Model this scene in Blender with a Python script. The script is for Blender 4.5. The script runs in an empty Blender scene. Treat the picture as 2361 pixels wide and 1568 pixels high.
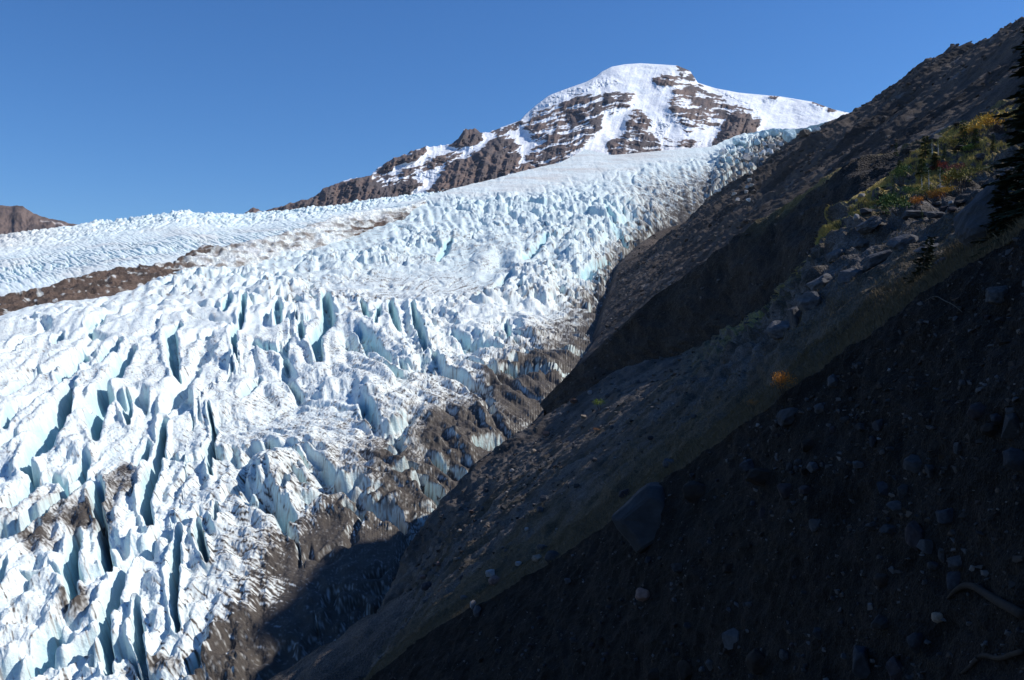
import bpy, bmesh, math, random
import numpy as np
from mathutils import Vector
from mathutils.bvhtree import BVHTree

rng = np.random.default_rng(7)
random.seed(7)
SC = bpy.context.scene
COL = SC.collection
f32 = np.float32

# ------------------------------------------------------------------ survey
# The place was surveyed from the photographer's stand: a bearing (u, v) and a
# distance d in metres along the view axis give a point in the world.
FL, CU, CV = 2045.0, 1180.5, 784.0
def W(u, v, d):
    u, v, d = np.broadcast_arrays(np.asarray(u, float), np.asarray(v, float), np.asarray(d, float))
    return np.stack([(u - CU) / FL * d, d, (CV - v) / FL * d], -1)

# ------------------------------------------------------------------ noise
def _h(a, b, seed):
    h = (a.astype(np.uint32) * np.uint32(374761393) + b.astype(np.uint32) * np.uint32(668265263)
         + np.uint32(seed * 1013904223 & 0xffffffff))
    h = (h ^ (h >> np.uint32(13))) * np.uint32(1274126177)
    return h ^ (h >> np.uint32(16))
_ang = np.linspace(0, 2 * np.pi, 64, endpoint=False)
GX, GY = np.cos(_ang).astype(f32), np.sin(_ang).astype(f32)
def perlin(x, y, seed=0):
    x = np.asarray(x, np.float64); y = np.asarray(y, np.float64)
    xi = np.floor(x); yi = np.floor(y)
    fx = (x - xi).astype(f32); fy = (y - yi).astype(f32)
    xi = xi.astype(np.int64); yi = yi.astype(np.int64)
    ux = fx * fx * fx * (fx * (fx * 6 - 15) + 10); uy = fy * fy * fy * (fy * (fy * 6 - 15) + 10)
    def g(dx, dy):
        k = _h(xi + dx, yi + dy, seed) & np.uint32(63)
        return GX[k] * (fx - dx) + GY[k] * (fy - dy)
    a = g(0, 0) * (1 - ux) + g(1, 0) * ux
    b = g(0, 1) * (1 - ux) + g(1, 1) * ux
    return (a * (1 - uy) + b * uy) * 1.5
def fbm(x, y, octs=4, seed=0, gain=.5, ridged=False):
    s = 0; a = 1.0; t = 0
    for o in range(octs):
        n = perlin(x * 2 ** o + 17.3 * o, y * 2 ** o - 9.1 * o, seed + o)
        if ridged: n = 1 - 2 * np.abs(n)
        s = s + a * n; t += a; a *= gain
    return s / t
def voronoi(x, y, seed=0, jit=.9):
    xi = np.floor(x).astype(np.int64); yi = np.floor(y).astype(np.int64)
    fx = (x - xi).astype(f32); fy = (y - yi).astype(f32)
    f1 = np.full(x.shape, 9., f32); f2 = f1.copy(); cid = np.zeros(x.shape, f32)
    for dx in (-1, 0, 1):
        for dy in (-1, 0, 1):
            h = _h(xi + dx, yi + dy, seed); h2 = _h(xi + dx, yi + dy, seed + 77)
            px = dx + .5 + jit * ((h & np.uint32(1023)).astype(f32) / 1023 - .5)
            py = dy + .5 + jit * ((h2 & np.uint32(1023)).astype(f32) / 1023 - .5)
            d = np.sqrt((px - fx) ** 2 + (py - fy) ** 2)
            r = ((h >> np.uint32(10)) & np.uint32(1023)).astype(f32) / 1023
            new = d < f1
            f2 = np.where(new, f1, np.minimum(f2, d)); cid = np.where(new, r, cid); f1 = np.where(new, d, f1)
    return f1, f2, cid
def sstep(a, b, x):
    t = np.clip((x - a) / (b - a), 0, 1); return t * t * (3 - 2 * t)
def interp_s(x, xs, ys):                                # monotone cubic
    xs = np.asarray(xs, float); ys = np.asarray(ys, float)
    h = np.diff(xs); dl = np.diff(ys) / h
    m = np.zeros(len(xs)); m[0] = dl[0]; m[-1] = dl[-1]
    for i in range(1, len(xs) - 1):
        if dl[i - 1] * dl[i] > 0: m[i] = 2 * dl[i - 1] * dl[i] / (dl[i - 1] + dl[i])
    x = np.clip(x, xs[0], xs[-1]); k = np.clip(np.searchsorted(xs, x) - 1, 0, len(h) - 1)
    t = (x - xs[k]) / h[k]
    return ((2 * t**3 - 3 * t**2 + 1) * ys[k] + (t**3 - 2 * t**2 + t) * h[k] * m[k]
            + (-2 * t**3 + 3 * t**2) * ys[k + 1] + (t**3 - t**2) * h[k] * m[k + 1])
def seg_dist(U, V, pts):                                 # distance to a polyline, and how far along it
    best = np.full(U.shape, 1e9, f32); along = np.zeros(U.shape, f32)
    n = len(pts) - 1
    for i in range(n):
        (x0, y0), (x1, y1) = pts[i][:2], pts[i + 1][:2]
        dx, dy = x1 - x0, y1 - y0
        t = np.clip(((U - x0) * dx + (V - y0) * dy) / (dx * dx + dy * dy + 1e-9), 0, 1)
        d = np.hypot(U - x0 - t * dx, V - y0 - t * dy)
        c = d < best
        best = np.where(c, d, best); along = np.where(c, (i + t) / n, along)
    return best, along
def inpoly(U, V, pts):
    ins = np.zeros(U.shape, bool); n = len(pts)
    for i in range(n):
        x0, y0 = pts[i]; x1, y1 = pts[(i + 1) % n]
        if y0 == y1: continue
        c = ((y0 > V) != (y1 > V)) & (U < (x1 - x0) * (V - y0) / (y1 - y0) + x0)
        ins ^= c
    return ins
def soft_poly(U, V, pts, w, jag=0., seed=5, js=25.):
    if jag:
        U = U + jag * fbm(U / js, V / js, 3, seed); V = V + jag * fbm(U / js + 40, V / js + 7, 3, seed + 9)
    d, _ = seg_dist(U, V, list(pts) + [pts[0]])
    return sstep(-w, w, np.where(inpoly(U, V, pts), d, -d))

# ------------------------------------------------------------------ materials
def new_mat(name):
    m = bpy.data.materials.new(name); m.use_nodes = True
    nt = m.node_tree; nt.nodes.clear()
    out = nt.nodes.new('ShaderNodeOutputMaterial'); b = nt.nodes.new('ShaderNodeBsdfPrincipled')
    nt.links.new(b.outputs[0], out.inputs[0])
    return m, nt, b
def N(nt, t, **kw):
    n = nt.nodes.new(t)
    for k, v in kw.items():
        if k in n.inputs.keys(): n.inputs[k].default_value = v
        else: setattr(n, k, v)
    return n
def terrain_mat(name, scales, var, bump, bdist, rough=.95, spec=.2, stretch=(1, 1, 1)):
    """vertex tint x several noises (stone and soil colour), with a bump of the same noises"""
    m, nt, b = new_mat(name); L = nt.links
    at = N(nt, 'ShaderNodeAttribute', attribute_name='tint')
    tc = N(nt, 'ShaderNodeTexCoord'); mp = N(nt, 'ShaderNodeMapping'); mp.inputs['Scale'].default_value = stretch
    L.new(tc.outputs['Object'], mp.inputs[0])
    prev = at.outputs['Color']; hsum = None
    for i, (s, kind) in enumerate(scales):
        if kind == 'n':
            t = N(nt, 'ShaderNodeTexNoise', Scale=s, Detail=5.0, Roughness=.62); o = t.outputs[0]
        else:
            t = N(nt, 'ShaderNodeTexVoronoi', Scale=s); o = t.outputs['Distance']
        L.new(mp.outputs[0], t.inputs['Vector'])
        mr = N(nt, 'ShaderNodeMapRange'); mr.inputs[1].default_value = .25; mr.inputs[2].default_value = .75
        mr.inputs[3].default_value = 1 - var; mr.inputs[4].default_value = 1 + var
        L.new(o, mr.inputs[0])
        mx = N(nt, 'ShaderNodeVectorMath', operation='MULTIPLY')
        L.new(prev, mx.inputs[0]); L.new(mr.outputs[0], mx.inputs[1]); prev = mx.outputs[0]
        if hsum is None: hsum = o
        else:
            ad = N(nt, 'ShaderNodeMath', operation='ADD'); L.new(hsum, ad.inputs[0]); L.new(o, ad.inputs[1]); hsum = ad.outputs[0]
    L.new(prev, b.inputs['Base Color'])
    bp = N(nt, 'ShaderNodeBump', Strength=bump, Distance=bdist)
    L.new(hsum, bp.inputs['Height']); L.new(bp.outputs[0], b.inputs['Normal'])
    b.inputs['Roughness'].default_value = rough; b.inputs['Specular IOR Level'].default_value = spec
    return m
def plain_mat(name, col, var=.35, scale=4., bump=.4, bdist=.05, rough=.9, spec=.2, trans=0):
    m, nt, b = new_mat(name); L = nt.links
    tc = N(nt, 'ShaderNodeTexCoord')
    t = N(nt, 'ShaderNodeTexNoise', Scale=scale, Detail=6.0, Roughness=.65); L.new(tc.outputs['Object'], t.inputs['Vector'])
    oi = N(nt, 'ShaderNodeObjectInfo')
    r = N(nt, 'ShaderNodeValToRGB'); r.color_ramp.elements[0].position = .3; r.color_ramp.elements[1].position = .72
    r.color_ramp.elements[0].color = (*[c * (1 - var) for c in col], 1); r.color_ramp.elements[1].color = (*[c * (1 + var) for c in col], 1)
    L.new(t.outputs[0], r.inputs[0])
    mr = N(nt, 'ShaderNodeMapRange'); mr.inputs[3].default_value = .8; mr.inputs[4].default_value = 1.2; L.new(oi.outputs['Random'], mr.inputs[0])
    mx = N(nt, 'ShaderNodeVectorMath', operation='MULTIPLY'); L.new(r.outputs[0], mx.inputs[0]); L.new(mr.outputs[0], mx.inputs[1])
    L.new(mx.outputs[0], b.inputs['Base Color'])
    bp = N(nt, 'ShaderNodeBump', Strength=bump, Distance=bdist); L.new(t.outputs[0], bp.inputs['Height']); L.new(bp.outputs[0], b.inputs['Normal'])
    b.inputs['Roughness'].default_value = rough; b.inputs['Specular IOR Level'].default_value = spec
    return m
M_ice = terrain_mat('glacier_ice', [(.09, 'n'), (.45, 'n')], .10, .55, 1.6, .75, .25)
M_far = terrain_mat('mountain_rock_snow', [(.02, 'n'), (.09, 'n')], .16, .5, 9., .9, .2)
M_hill = terrain_mat('moraine_scree', [(.12, 'n'), (.55, 'n'), (1.6, 'v')], .30, .7, .9)
M_near = terrain_mat('slope_soil', [(.35, 'n'), (1.6, 'n'), (4.5, 'v')], .30, .8, .25)
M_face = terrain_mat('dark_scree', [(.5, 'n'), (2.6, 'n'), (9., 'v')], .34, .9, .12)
M_ground = plain_mat('valley_ground', (.05, .048, .045), .3, .02, .3, 1.)

# ------------------------------------------------------------------ meshes
def tag(o, label=None, cat=None, group=None, kind=None):
    if label: o['label'] = label
    if cat: o['category'] = cat
    if group: o['group'] = group
    if kind: o['kind'] = kind
    return o
def raw_mesh(name, co, faces_flat, nper, mat=None, tint=None, smooth=True):
    me = bpy.data.meshes.new(name)
    nf = len(faces_flat) // nper
    me.vertices.add(len(co)); me.vertices.foreach_set('co', np.ascontiguousarray(co, f32).ravel())
    me.loops.add(nf * nper); me.loops.foreach_set('vertex_index', np.ascontiguousarray(faces_flat, np.int32))
    me.polygons.add(nf); me.polygons.foreach_set('loop_start', np.arange(0, nf * nper, nper, dtype=np.int32))
    me.polygons.foreach_set('use_smooth', np.full(nf, smooth))
    me.update(calc_edges=True)
    if tint is not None:
        a = me.color_attributes.new('tint', 'FLOAT_COLOR', 'POINT')
        c = np.ones((len(co), 4), f32); c[:, :3] = tint.reshape(-1, 3); a.data.foreach_set('color', c.ravel())
    if mat: me.materials.append(mat)
    return me
def link(name, me, parent=None):
    o = bpy.data.objects.new(name, me); COL.objects.link(o)
    if parent: o.parent = parent
    return o
BVH = {}
PATCH = {}
def grid_obj(name, X, tint, mat, keep=None, bvh=True, label=None):
    PATCH[name] = X
    n, m = X.shape[:2]
    idx = np.arange(n * m).reshape(n, m)
    q = np.stack([idx[:-1, :-1], idx[1:, :-1], idx[1:, 1:], idx[:-1, 1:]], -1)
    if keep is not None: q = q[keep[:-1, :-1] & keep[1:, 1:]]
    q = q.reshape(-1, 4)
    co = X.reshape(-1, 3)
    used = np.unique(q); remap = np.zeros(n * m, np.int64); remap[used] = np.arange(len(used))
    me = raw_mesh(name, co[used], remap[q].ravel(), 4, mat, tint.reshape(-1, 3)[used])
    o = link(name, me); o['kind'] = 'structure'
    if label: o['label'] = label
    return o
def normals(X):
    du = np.gradient(X, axis=1); dv = np.gradient(X, axis=0)
    n = np.cross(du, dv); n /= np.linalg.norm(n, axis=-1, keepdims=True) + 1e-12
    return n
def resample(pts, n):
    p = np.array(pts, float)
    d = np.hypot(*np.diff(p[:, :2], axis=0).T); s = np.r_[0, np.cumsum(d)]; s /= s[-1]
    t = np.linspace(0, 1, n)
    q = np.stack([np.interp(t, s, p[:, k]) for k in range(p.shape[1])], -1)
    return q
def smooth1(q, k):
    if k < 2: return q
    pad = np.pad(q, ((k, k), (0, 0)), mode='reflect', reflect_type='odd')
    ker = np.ones(2 * k + 1) / (2 * k + 1)
    return np.stack([np.convolve(pad[:, c], ker, 'valid') for c in range(q.shape[1])], -1)
def net(rows, nu, nvs, world=False, sm=3):
    """surface through a few surveyed lines; nvs[i] = steps between line i and i+1. Returns world grid, fraction grid"""
    R = []
    for r in rows:
        q = smooth1(resample(r, nu), sm)
        R.append(q if world else W(q[:, 0], q[:, 1], q[:, 2]))
    R = np.array(R); out = []; T = []
    for i in range(len(rows) - 1):
        p0 = R[max(i - 1, 0)]; p1 = R[i]; p2 = R[i + 1]; p3 = R[min(i + 2, len(rows) - 1)]
        k = nvs[i]
        for j in range(k + (i == len(rows) - 2)):
            t = j / k
            out.append(p1 + (p2 - p1) * t); T.append(i + t)
    return np.array(out), np.repeat(np.array(T)[:, None], nu, 1)
def to_uv(X):
    y = np.maximum(X[..., 1], 1.)
    return CU + X[..., 0] / y * FL, CV - X[..., 2] / y * FL
def mixc(a, b, t): return a + (b - a) * t[..., None]
def C(*c): return np.array(c, float)

SNOW, ICE, DIRT = C(.80, .86, .84), C(.42, .68, .73), C(.062, .051, .042)
DV = [c * 2.3057 for c in (135, 150, 165, 180, 200, 230, 250, 280, 300, 320, 340, 370, 400, 450, 500, 600, 680, 780)]
DD = [3800, 3500, 3300, 3100, 2790, 2440, 2170, 1774, 1550, 1330, 1110, 890, 725, 585, 495, 392, 345, 305]
def gdepth(v): return interp_s(v, DV, DD)

MARGIN = [(2000, 255), (1900, 292), (1840, 318), (1760, 350), (1730, 400), (1700, 450), (1640, 488), (1590, 497), (1500, 535), (1460, 570), (1425, 610),
          (1412, 655), (1392, 712), (1378, 775), (1320, 860), (1290, 910), (1180, 1030), (1040, 1170), (955, 1238), (925, 1335), (875, 1450), (800, 1570), (690, 1720)]

# ------------------------------------------------------------------ main glacier
VT = [(-200, 765), (0, 728), (110, 698), (190, 692), (350, 648), (470, 612), (560, 606), (690, 575), (800, 548), (930, 508), (985, 452), (1060, 432), (1120, 418),
      (1200, 396), (1290, 376), (1350, 345), (1410, 358), (1480, 352), (1640, 338), (1700, 314), (1780, 300), (1840, 298), (1900, 282), (2000, 255)]
CREV = [  # line, half width px, depth m
 ([(410,880),(402,833),(394,778),(414,755)],10,15), ([(547,833),(539,775),(555,747),(562,692)],7,16), ([(517,720),(530,685)],9,12),
 ([(640,735),(640,700)],10,14), ([(742,851),(728,792),(758,740),(750,685)],12,20), ([(660,825),(625,813),(586,794)],11,12),
 ([(137,880),(168,849),(191,821)],11,12), ([(230,837),(254,810),(273,794)],12,14), ([(15,923),(70,880),(90,864)],9,10),
 ([(31,974),(70,954),(105,938)],10,9), ([(222,974),(242,919),(273,872),(289,833),(305,818)],12,14), ([(137,978),(164,950),(172,903)],10,11),
 ([(203,759),(219,747)],9,9), ([(129,798),(148,778)],9,9), ([(289,965),(297,942)],9,9),
 ([(62,1095),(82,1046),(124,1005),(156,959),(169,922)],17,13), ([(16,1013),(41,963),(99,943)],12,9), ([(222,1021),(218,984),(255,935)],14,12),
 ([(296,988),(300,935)],7,12), ([(350,1219),(338,1169),(346,1120),(371,1046),(379,984)],11,17), ([(317,1079),(338,1021)],8,12),
 ([(226,1194),(230,1120)],11,11), ([(25,1186),(58,1153),(82,1108)],15,10), ([(124,1108),(165,1128),(198,1066)],14,10),
 ([(416,1480),(408,1375),(412,1314),(424,1264)],9,17), ([(486,1326),(469,1272),(465,1235)],7,12), ([(490,1108),(486,1046),(498,1017),(486,955)],6,12),
 ([(259,1334),(243,1272),(235,1190)],11,13), ([(173,1388),(165,1313),(177,1239)],15,12), ([(255,1560),(247,1437),(288,1342),(321,1301)],13,13),
 ([(342,1570),(321,1478),(325,1416)],10,12), ([(74,1560),(103,1499),(136,1453)],18,11), ([(548,1172),(600,1186),(675,1206)],15,7),
 ([(506,1240),(508,1205)],7,7), ([(445,1580),(470,1530)],14,11), ([(867,769),(875,710)],6,13), ([(856,749),(832,706)],8,13), ([(918,769),(899,702)],10,15),
 ([(981,820),(950,714)],7,14), ([(890,835),(828,777)],12,12), ([(1172,788),(1168,753)],8,9), ([(1043,784),(1082,800),(1153,808)],10,10),
 ([(867,992),(840,941)],13,9), ([(1230,860),(1160,855)],12,9), ([(700,800),(690,740)],8,12), ([(1010,600),(1040,560)],8,10), ([(1100,700),(1180,640)],9,9),
 ([(1330,640),(1400,600)],9,14), ([(1440,560),(1400,500)],9,12), ([(1210,600),(1260,560)],8,12), ([(560,920),(600,880)],8,8), 
 ([(800,1180),(900,1190),(930,1215)],12,8), ([(960,1120),(1020,1140)],12,8), ([(1100,1020),(1180,1010)],12,8), ([(1000,1060),(1080,1080)],12,8)]
RIDGES = [  # crest line, fall in m on the downhill side, width of the fall, width of the back slope (bearing units)
 ([(959,704),(998,714),(1055,728),(1122,728),(1189,743),(1246,790)],9,14,40),
 ([(1045,778),(1112,767),(1162,755)],13,30,40),
 ([(1170,752),(1208,776),(1256,805),(1275,800)],8,14,30),
 ([(1150,657),(1198,671),(1256,690),(1270,700)],12,16,30),
 ([(1155,683),(1208,702),(1246,716)],9,12,25),
 ([(964,910),(1002,929),(1055,948),(1069,962)],6,14,35),
 ([(830,919),(892,938),(959,958),(1026,974)],10,34,50),
 ([(849,972),(873,967),(902,991),(950,1015),(1007,1020)],10,30,50),
 ([(1088,805),(1122,819),(1150,838)],6,12,30),
 ([(797,743),(849,766),(892,762),(897,790)],16,36,40),
 ([(940,700),(959,752),(988,805),(1007,824)],13,26,40),
 ([(1170,857),(1208,833),(1256,848),(1289,872)],8,14,30),
 ([(1232,905),(1289,915),(1308,924)],6,12,25),
 ([(1093,943),(1122,972),(1160,1001)],6,14,30),
 ([(1088,962),(1136,967),(1170,982)],5,12,25),
 ([(1036,1015),(1074,1034),(1098,1063)],6,16,30),
 ([(1098,623),(1141,571),(1170,580),(1198,614)],18,30,40),
 ([(1213,561),(1241,580),(1284,575)],16,18,30),
 ([(1303,585),(1361,582),(1404,604)],24,46,40),
 ([(1170,633),(1227,642),(1265,652)],10,14,30),
 ([(1351,475),(1385,499),(1437,523)],26,24,30),
 ([(1308,530),(1370,520),(1418,528)],18,16,25),
 ([(1370,551),(1418,561),(1442,580)],20,26,30),
 ([(1409,461),(1466,489),(1523,489)],24,20,30),
 ([(1112,829),(1150,819),(1174,829)],7,14,30),
 ([(907,824),(959,852),(1021,862)],8,16,40),
 ([(739,910),(787,895),(845,915)],7,16,40),
 ([(436,943),(486,949),(536,943),(592,954)],9,30,50),
 ([(581,1139),(637,1133),(679,1167)],11,44,40),
 ([(609,1116),(670,1083),(707,1060),(723,1133)],8,40,50),
 ([(832,988),(871,971),(919,1013)],8,36,50),
 ([(492,826),(547,848),(592,843)],9,18,40),
 ([(642,843),(704,876),(771,865)],9,18,40),
 ([(274,1211),(290,1250),(330,1256),(358,1273)],8,24,30),
 ([(34,1099),(89,1094)],8,30,40),
 ([(145,1038),(212,1049)],7,24,40),
]
ANG = [(60,900,59,120),(250,800,54,110),(420,800,74,90),(560,740,82,80),(750,760,97,80),(950,760,118,80),(920,790,118,60),(1210,690,172,90),(1260,765,162,90),
 (1020,955,156,110),(930,950,160,110),(860,1020,130,90),(1350,600,110,90),(1250,500,105,120),(650,960,150,110),(500,1080,95,90),(350,1100,80,90),(230,1250,80,90),
 (430,1400,90,110),(300,1420,74,90),(100,1480,60,120),(600,1300,125,110),(800,1250,40,110),(1150,980,150,110),(1100,1090,150,110),(100,1050,58,110),(1550,430,110,120),
 (900,600,100,140),(500,650,60,120),(150,720,60,120),(1350,450,100,120),(1200,600,125,90),(1050,680,160,90)]
def lic(nz, A, n, step):
    """drag a noise along the flow lines of a direction field given on the same grid"""
    H, Wd = nz.shape
    acc = nz.copy(); cnt = 1
    for sgn in (1, -1):
        pi, pj = np.mgrid[0:H, 0:Wd].astype(f32)
        for k in range(n):
            a = A[np.clip(pi, 0, H - 1).astype(np.int32), np.clip(pj, 0, Wd - 1).astype(np.int32)]
            pj += sgn * step * np.cos(a); pi -= sgn * step * np.sin(a)
            w = 1 - (k + 1) / (n + 1)
            acc += w * nz[np.clip(pi, 0, H - 1).astype(np.int32), np.clip(pj, 0, Wd - 1).astype(np.int32)]; cnt += w
    return acc
def zn(a, k=0): return (a - a.mean()) / (a.std() + 1e-9)

def build_glacier():
    nu, nv = 1500, 920
    u = np.linspace(-180, 1990, nu); vt = np.interp(u, *zip(*VT))
    t = np.linspace(0, 1, nv)[:, None]
    U = np.repeat(u[None], nv, 0); V = vt[None] + (1740 - vt[None]) * t ** 1.04
    D = gdepth(V)
    X = W(U, V, D); x, y = X[..., 0], X[..., 1]
    md, _ = seg_dist(U[::4, ::4], V[::4, ::4], MARGIN)
    md = np.repeat(np.repeat(md, 4, 0), 4, 1)[:nv, :nu]
    ker = 5
    # direction field (grid rows/cols are near enough square in bearing)
    cs = np.zeros(U.shape); sn = np.zeros(U.shape); ws = np.zeros(U.shape)
    for (au, av, deg, r) in ANG:
        w = np.exp(-((U - au) ** 2 + (V - av) ** 2) / (2 * r * r)) + 1e-9
        a = math.radians(deg) * 2
        cs += w * math.cos(a); sn += w * math.sin(a)
    A = .5 * np.arctan2(sn, cs)
    def blur(a, k):
        for ax in (0, 1):
            c = np.cumsum(np.pad(a, [(k + 1, k) if i == ax else (0, 0) for i in (0, 1)], mode='edge'), axis=ax)
            n_ = a.shape[ax]; a = (np.take(c, np.arange(n_) + 2 * k + 1, ax) - np.take(c, np.arange(n_), ax)) / (2 * k + 1)
        return a
    nrm = np.hypot(cs, sn) + 1e-12; cs, sn = blur(cs / nrm, 45), blur(sn / nrm, 45)
    A = .5 * np.arctan2(sn, cs)
    A = (A + .45 * fbm(x / 90, y / 140, 2, 3)).astype(f32)
    wn = sstep(900, 480, D); wf = sstep(900, 1700, D); wm = 1 - wn - wf
    sx = x + 6 * fbm(x / 40, y / 60, 2, 90); sy = y * .62
    n_near = perlin(sx / 82, sy / 74, 11) + .10 * perlin(sx / 17, sy / 17, 14); n_mid = perlin(sx / 96, sy / 82, 12) + .16 * perlin(sx / 16, sy / 16, 15); n_far = perlin(sx / 105, sy / 84, 13) + .45 * perlin(sx / 22, sy / 22, 16)
    base = (wn * n_near + wm * n_mid + wf * n_far).astype(f32)
    ll = lic(base, A, 46, 2.0); l2 = lic(base, A, 7, 1.5)
    ll = ll / ll.std() * (1 - wf) + l2 / l2.std() * wf * .9
    # even out the variance with depth
    s_ = np.array([ll[i].std() for i in range(nv)]); s_ = np.convolve(np.pad(s_, 40, mode='edge'), np.ones(81) / 81, 'valid')
    ll = ll / s_[:, None]
    fine = lic((wn * perlin(x / 6.5, y * .7 / 6.5, 21) + wm * perlin(x / 10, y * .7 / 10, 22) + wf * perlin(x / 17, y * .7 / 17, 23)).astype(f32), A, 9, 1.6); fine = zn(fine)
    A2 = A + .9
    vein = .55 * zn(fbm((x + y) / 5 , (y - x) / 16, 3, 36)) * (wn + wm) + .8 * zn(lic((perlin(x / 1.0, y * .6 / 1.0, 31) * wn + perlin(x / 2.2, y * .6 / 2.2, 33) * wm + wf * perlin(x / 7, y * .6 / 7, 32)).astype(f32), A2.astype(f32), 6, 1.5))
    # seracs: angular blocks
    sc = 17 * wn + 25 * wm + 36 * wf
    wx = x + 9 * fbm(x / 50, y / 70, 3, 41); wy = (y + 14 * fbm(x / 50 + 5, y / 70, 3, 42)) * .62
    f1, f2, cid = voronoi(wx / 27, wy / 27, 51)
    cell = sstep(.0, .34, f2 - f1) * (.35 + .65 * cid) - .35 * f1
    f1b, f2b, cidb = voronoi(wx / 14 + 7.7, wy / 14, 52)
    cellb = sstep(.0, .4, f2b - f1b) * (.4 + .6 * cidb)
    f1c, f2c, cidc = voronoi(wx / 82 + 3.1, wy / 62, 53)
    cellc = sstep(.0, .30, f2c - f1c) * (.3 + .7 * cidc) - .3 * f1c
    chaos = np.clip(.25 - .2 * sstep(800, 950, V) * sstep(800, 500, U) + .9 * sstep(760, 640, V) + .55 * np.exp(-((U - 1180) / 220) ** 2 - ((V - 740) / 150) ** 2) + .4 * fbm(x / 160, y / 220, 2, 61), 0, 1)
    lw = ll + .13 * fine
    open_ = np.clip(.85 + .9 * fbm(x / 75, y / 95, 2, 65), .25, 1.5)
    gap = 1 - sstep(.06 * open_, .66 * open_, np.abs(lw - .1) * 1.25)
    ridge = .62 - 1.25 * gap + .30 * np.tanh(ll) + .09 * fine - .10 * np.abs(ll)
    amp = (9.5 * wn + 14 * wm + 13 * wf) * np.clip(.68 + 1.1 * fbm(x / 170, y / 200, 2, 62), .25, 1.3)
    h = amp * (ridge * (1 - .55 * chaos))
    vary = np.clip(.70 + 1.6 * fbm(x / 200, y / 240, 2, 63), .08, 1.5)
    fins = soft_poly(U, V, [(1010,450),(1200,440),(1330,450),(1480,470),(1560,500),(1440,600),(1300,590),(1180,540),(1080,520)], 30, 14, 6)
    vary = np.maximum(vary * (1 - .55 * sstep(600, 470, V) * (1 - fins)), fins * 1.25)
    h = h + chaos * vary * (6.5 * (wn + wm) * cell + wf * 13 * cellc + wf * 7 * fbm(x / 34, y / 46, 4, 67, ridged=True) + wf * 6 * cell * sstep(-.2, .4, fbm(x / 150, y / 150, 2, 64)) + 2 * (wm + wn) * cellb + wf * 2 * cellb)
    h = h + 9 * fbm(x / 130, y / 190, 2, 71) + 1.5 * fine * (wn * .28 + wm * .8 + wf * 1.3) + .9 * fbm(x / 3.5, y / 4.5, 3, 81, ridged=True) * (wn + wm)
    # smooth snowfield under the face
    snowf = soft_poly(U, V, [(985,452),(1120,414),(1290,370),(1350,335),(1640,335),(1650,352),(1560,372),(1420,400),(1300,430),(1180,450),(1060,452)], 26, 18, 3)
    dirtyflat = soft_poly(U, V, [(700,690),(800,640),(900,600),(1020,580),(1150,560),(1230,570),(1190,650),(1080,705),(960,710),(820,695)], 40, 30, 4)
    apq = soft_poly(U, V, [(700,1200),(940,1200),(1010,1240),(960,1330),(900,1450),(830,1700),(540,1700),(560,1500),(600,1380),(640,1280)], 45, 30, 9)
    quiet = (1 - .62 * apq) * 1 - .94 * snowf - .68 * dirtyflat * (1 - snowf)
    fine = fine * (1 - .8 * dirtyflat)
    h = h * quiet + snowf * (5 * fbm(x / 140, y / 60, 4, 5, ridged=True))
    ridgemass = soft_poly(U, V, [(1640,400),(1660,360),(1720,310),(1830,300),(1880,312),(1760,360),(1740,400),(1690,450),(1640,470)], 22, 12, 6)
    h += ridgemass * 26 * (.6 + .8 * cell)
    # the large crevasses of this glacier, each where it runs
    carve = np.zeros(U.shape, f32)
    for pts, hw, dep in CREV:
        hw = hw * (1.2 if pts[0][1] > 800 else 1.0); dep = dep * 1.2
        us = [p[0] for p in pts]; vs = [p[1] for p in pts]; g = hw * 3 + 8
        j0, j1 = np.searchsorted(u, [min(us) - g, max(us) + g])
        rows = np.where((V[:, (j0 + j1) // 2] > min(vs) - g) & (V[:, (j0 + j1) // 2] < max(vs) + g))[0]
        if len(rows) < 2 or j1 - j0 < 2: continue
        sl = (slice(rows[0], rows[-1] + 1), slice(j0, j1))
        uu, vv = U[sl], V[sl]
        jit = 5 * fbm(uu / 22, vv / 22, 3, 100 + int(us[0]))
        dd, al = seg_dist(uu + jit, vv, pts)
        wv = hw * (.55 + .6 * np.sin(np.pi * np.clip(al, .08, .92))) 
        prof = 1 - sstep(.35, 1.15, dd / wv)
        lip = np.exp(-((dd / wv - 1.6) / .5) ** 2)
        carve[sl] = np.maximum(carve[sl], prof); h[sl] = h[sl] - 1.15 * dep * prof + .12 * dep * lip
    for pts, H_, wf_, wb_ in RIDGES:
        us = [p[0] for p in pts]; vs = [p[1] for p in pts]; g = max(wf_, wb_) * 2.2
        j0, j1 = np.searchsorted(u, [min(us) - g, max(us) + g])
        vm = V[:, (j0 + j1) // 2]; rows = np.where((vm > min(vs) - g) & (vm < max(vs) + g))[0]
        if len(rows) < 2 or j1 - j0 < 2: continue
        sl = (slice(rows[0], rows[-1] + 1), slice(j0, j1)); uu, vv = U[sl], V[sl]
        jx = 7 * fbm(uu / 26, vv / 26, 3, 300 + int(us[0])); jy = 7 * fbm(uu / 26 + 9, vv / 26, 3, 301 + int(us[0]))
        dd, al = seg_dist(uu + jx, vv + jy, pts)
        yl = np.interp(uu + jx, *zip(*sorted(pts)))
        below = (vv + jy) > yl
        endf = sstep(0, .12, al) * sstep(1, .88, al) if len(pts) > 2 else 1
        endf = np.exp(-(np.maximum(0, np.maximum(min(us) - uu, uu - max(us))) / 14) ** 2) * (.45 + .55 * endf)
        dn = 1 - sstep(0, 1, dd / wf_ * .9); up = np.exp(-(dd / wb_) ** 1.5)
        pr = np.where(below, dn * 1.0 - .45 * np.exp(-((dd / wf_ - 1.2) / .6) ** 2), up)
        h[sl] = h[sl] + .62 * H_ * pr * endf
    # sink to the right margin
    edge = sstep(150, 0, md)
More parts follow.
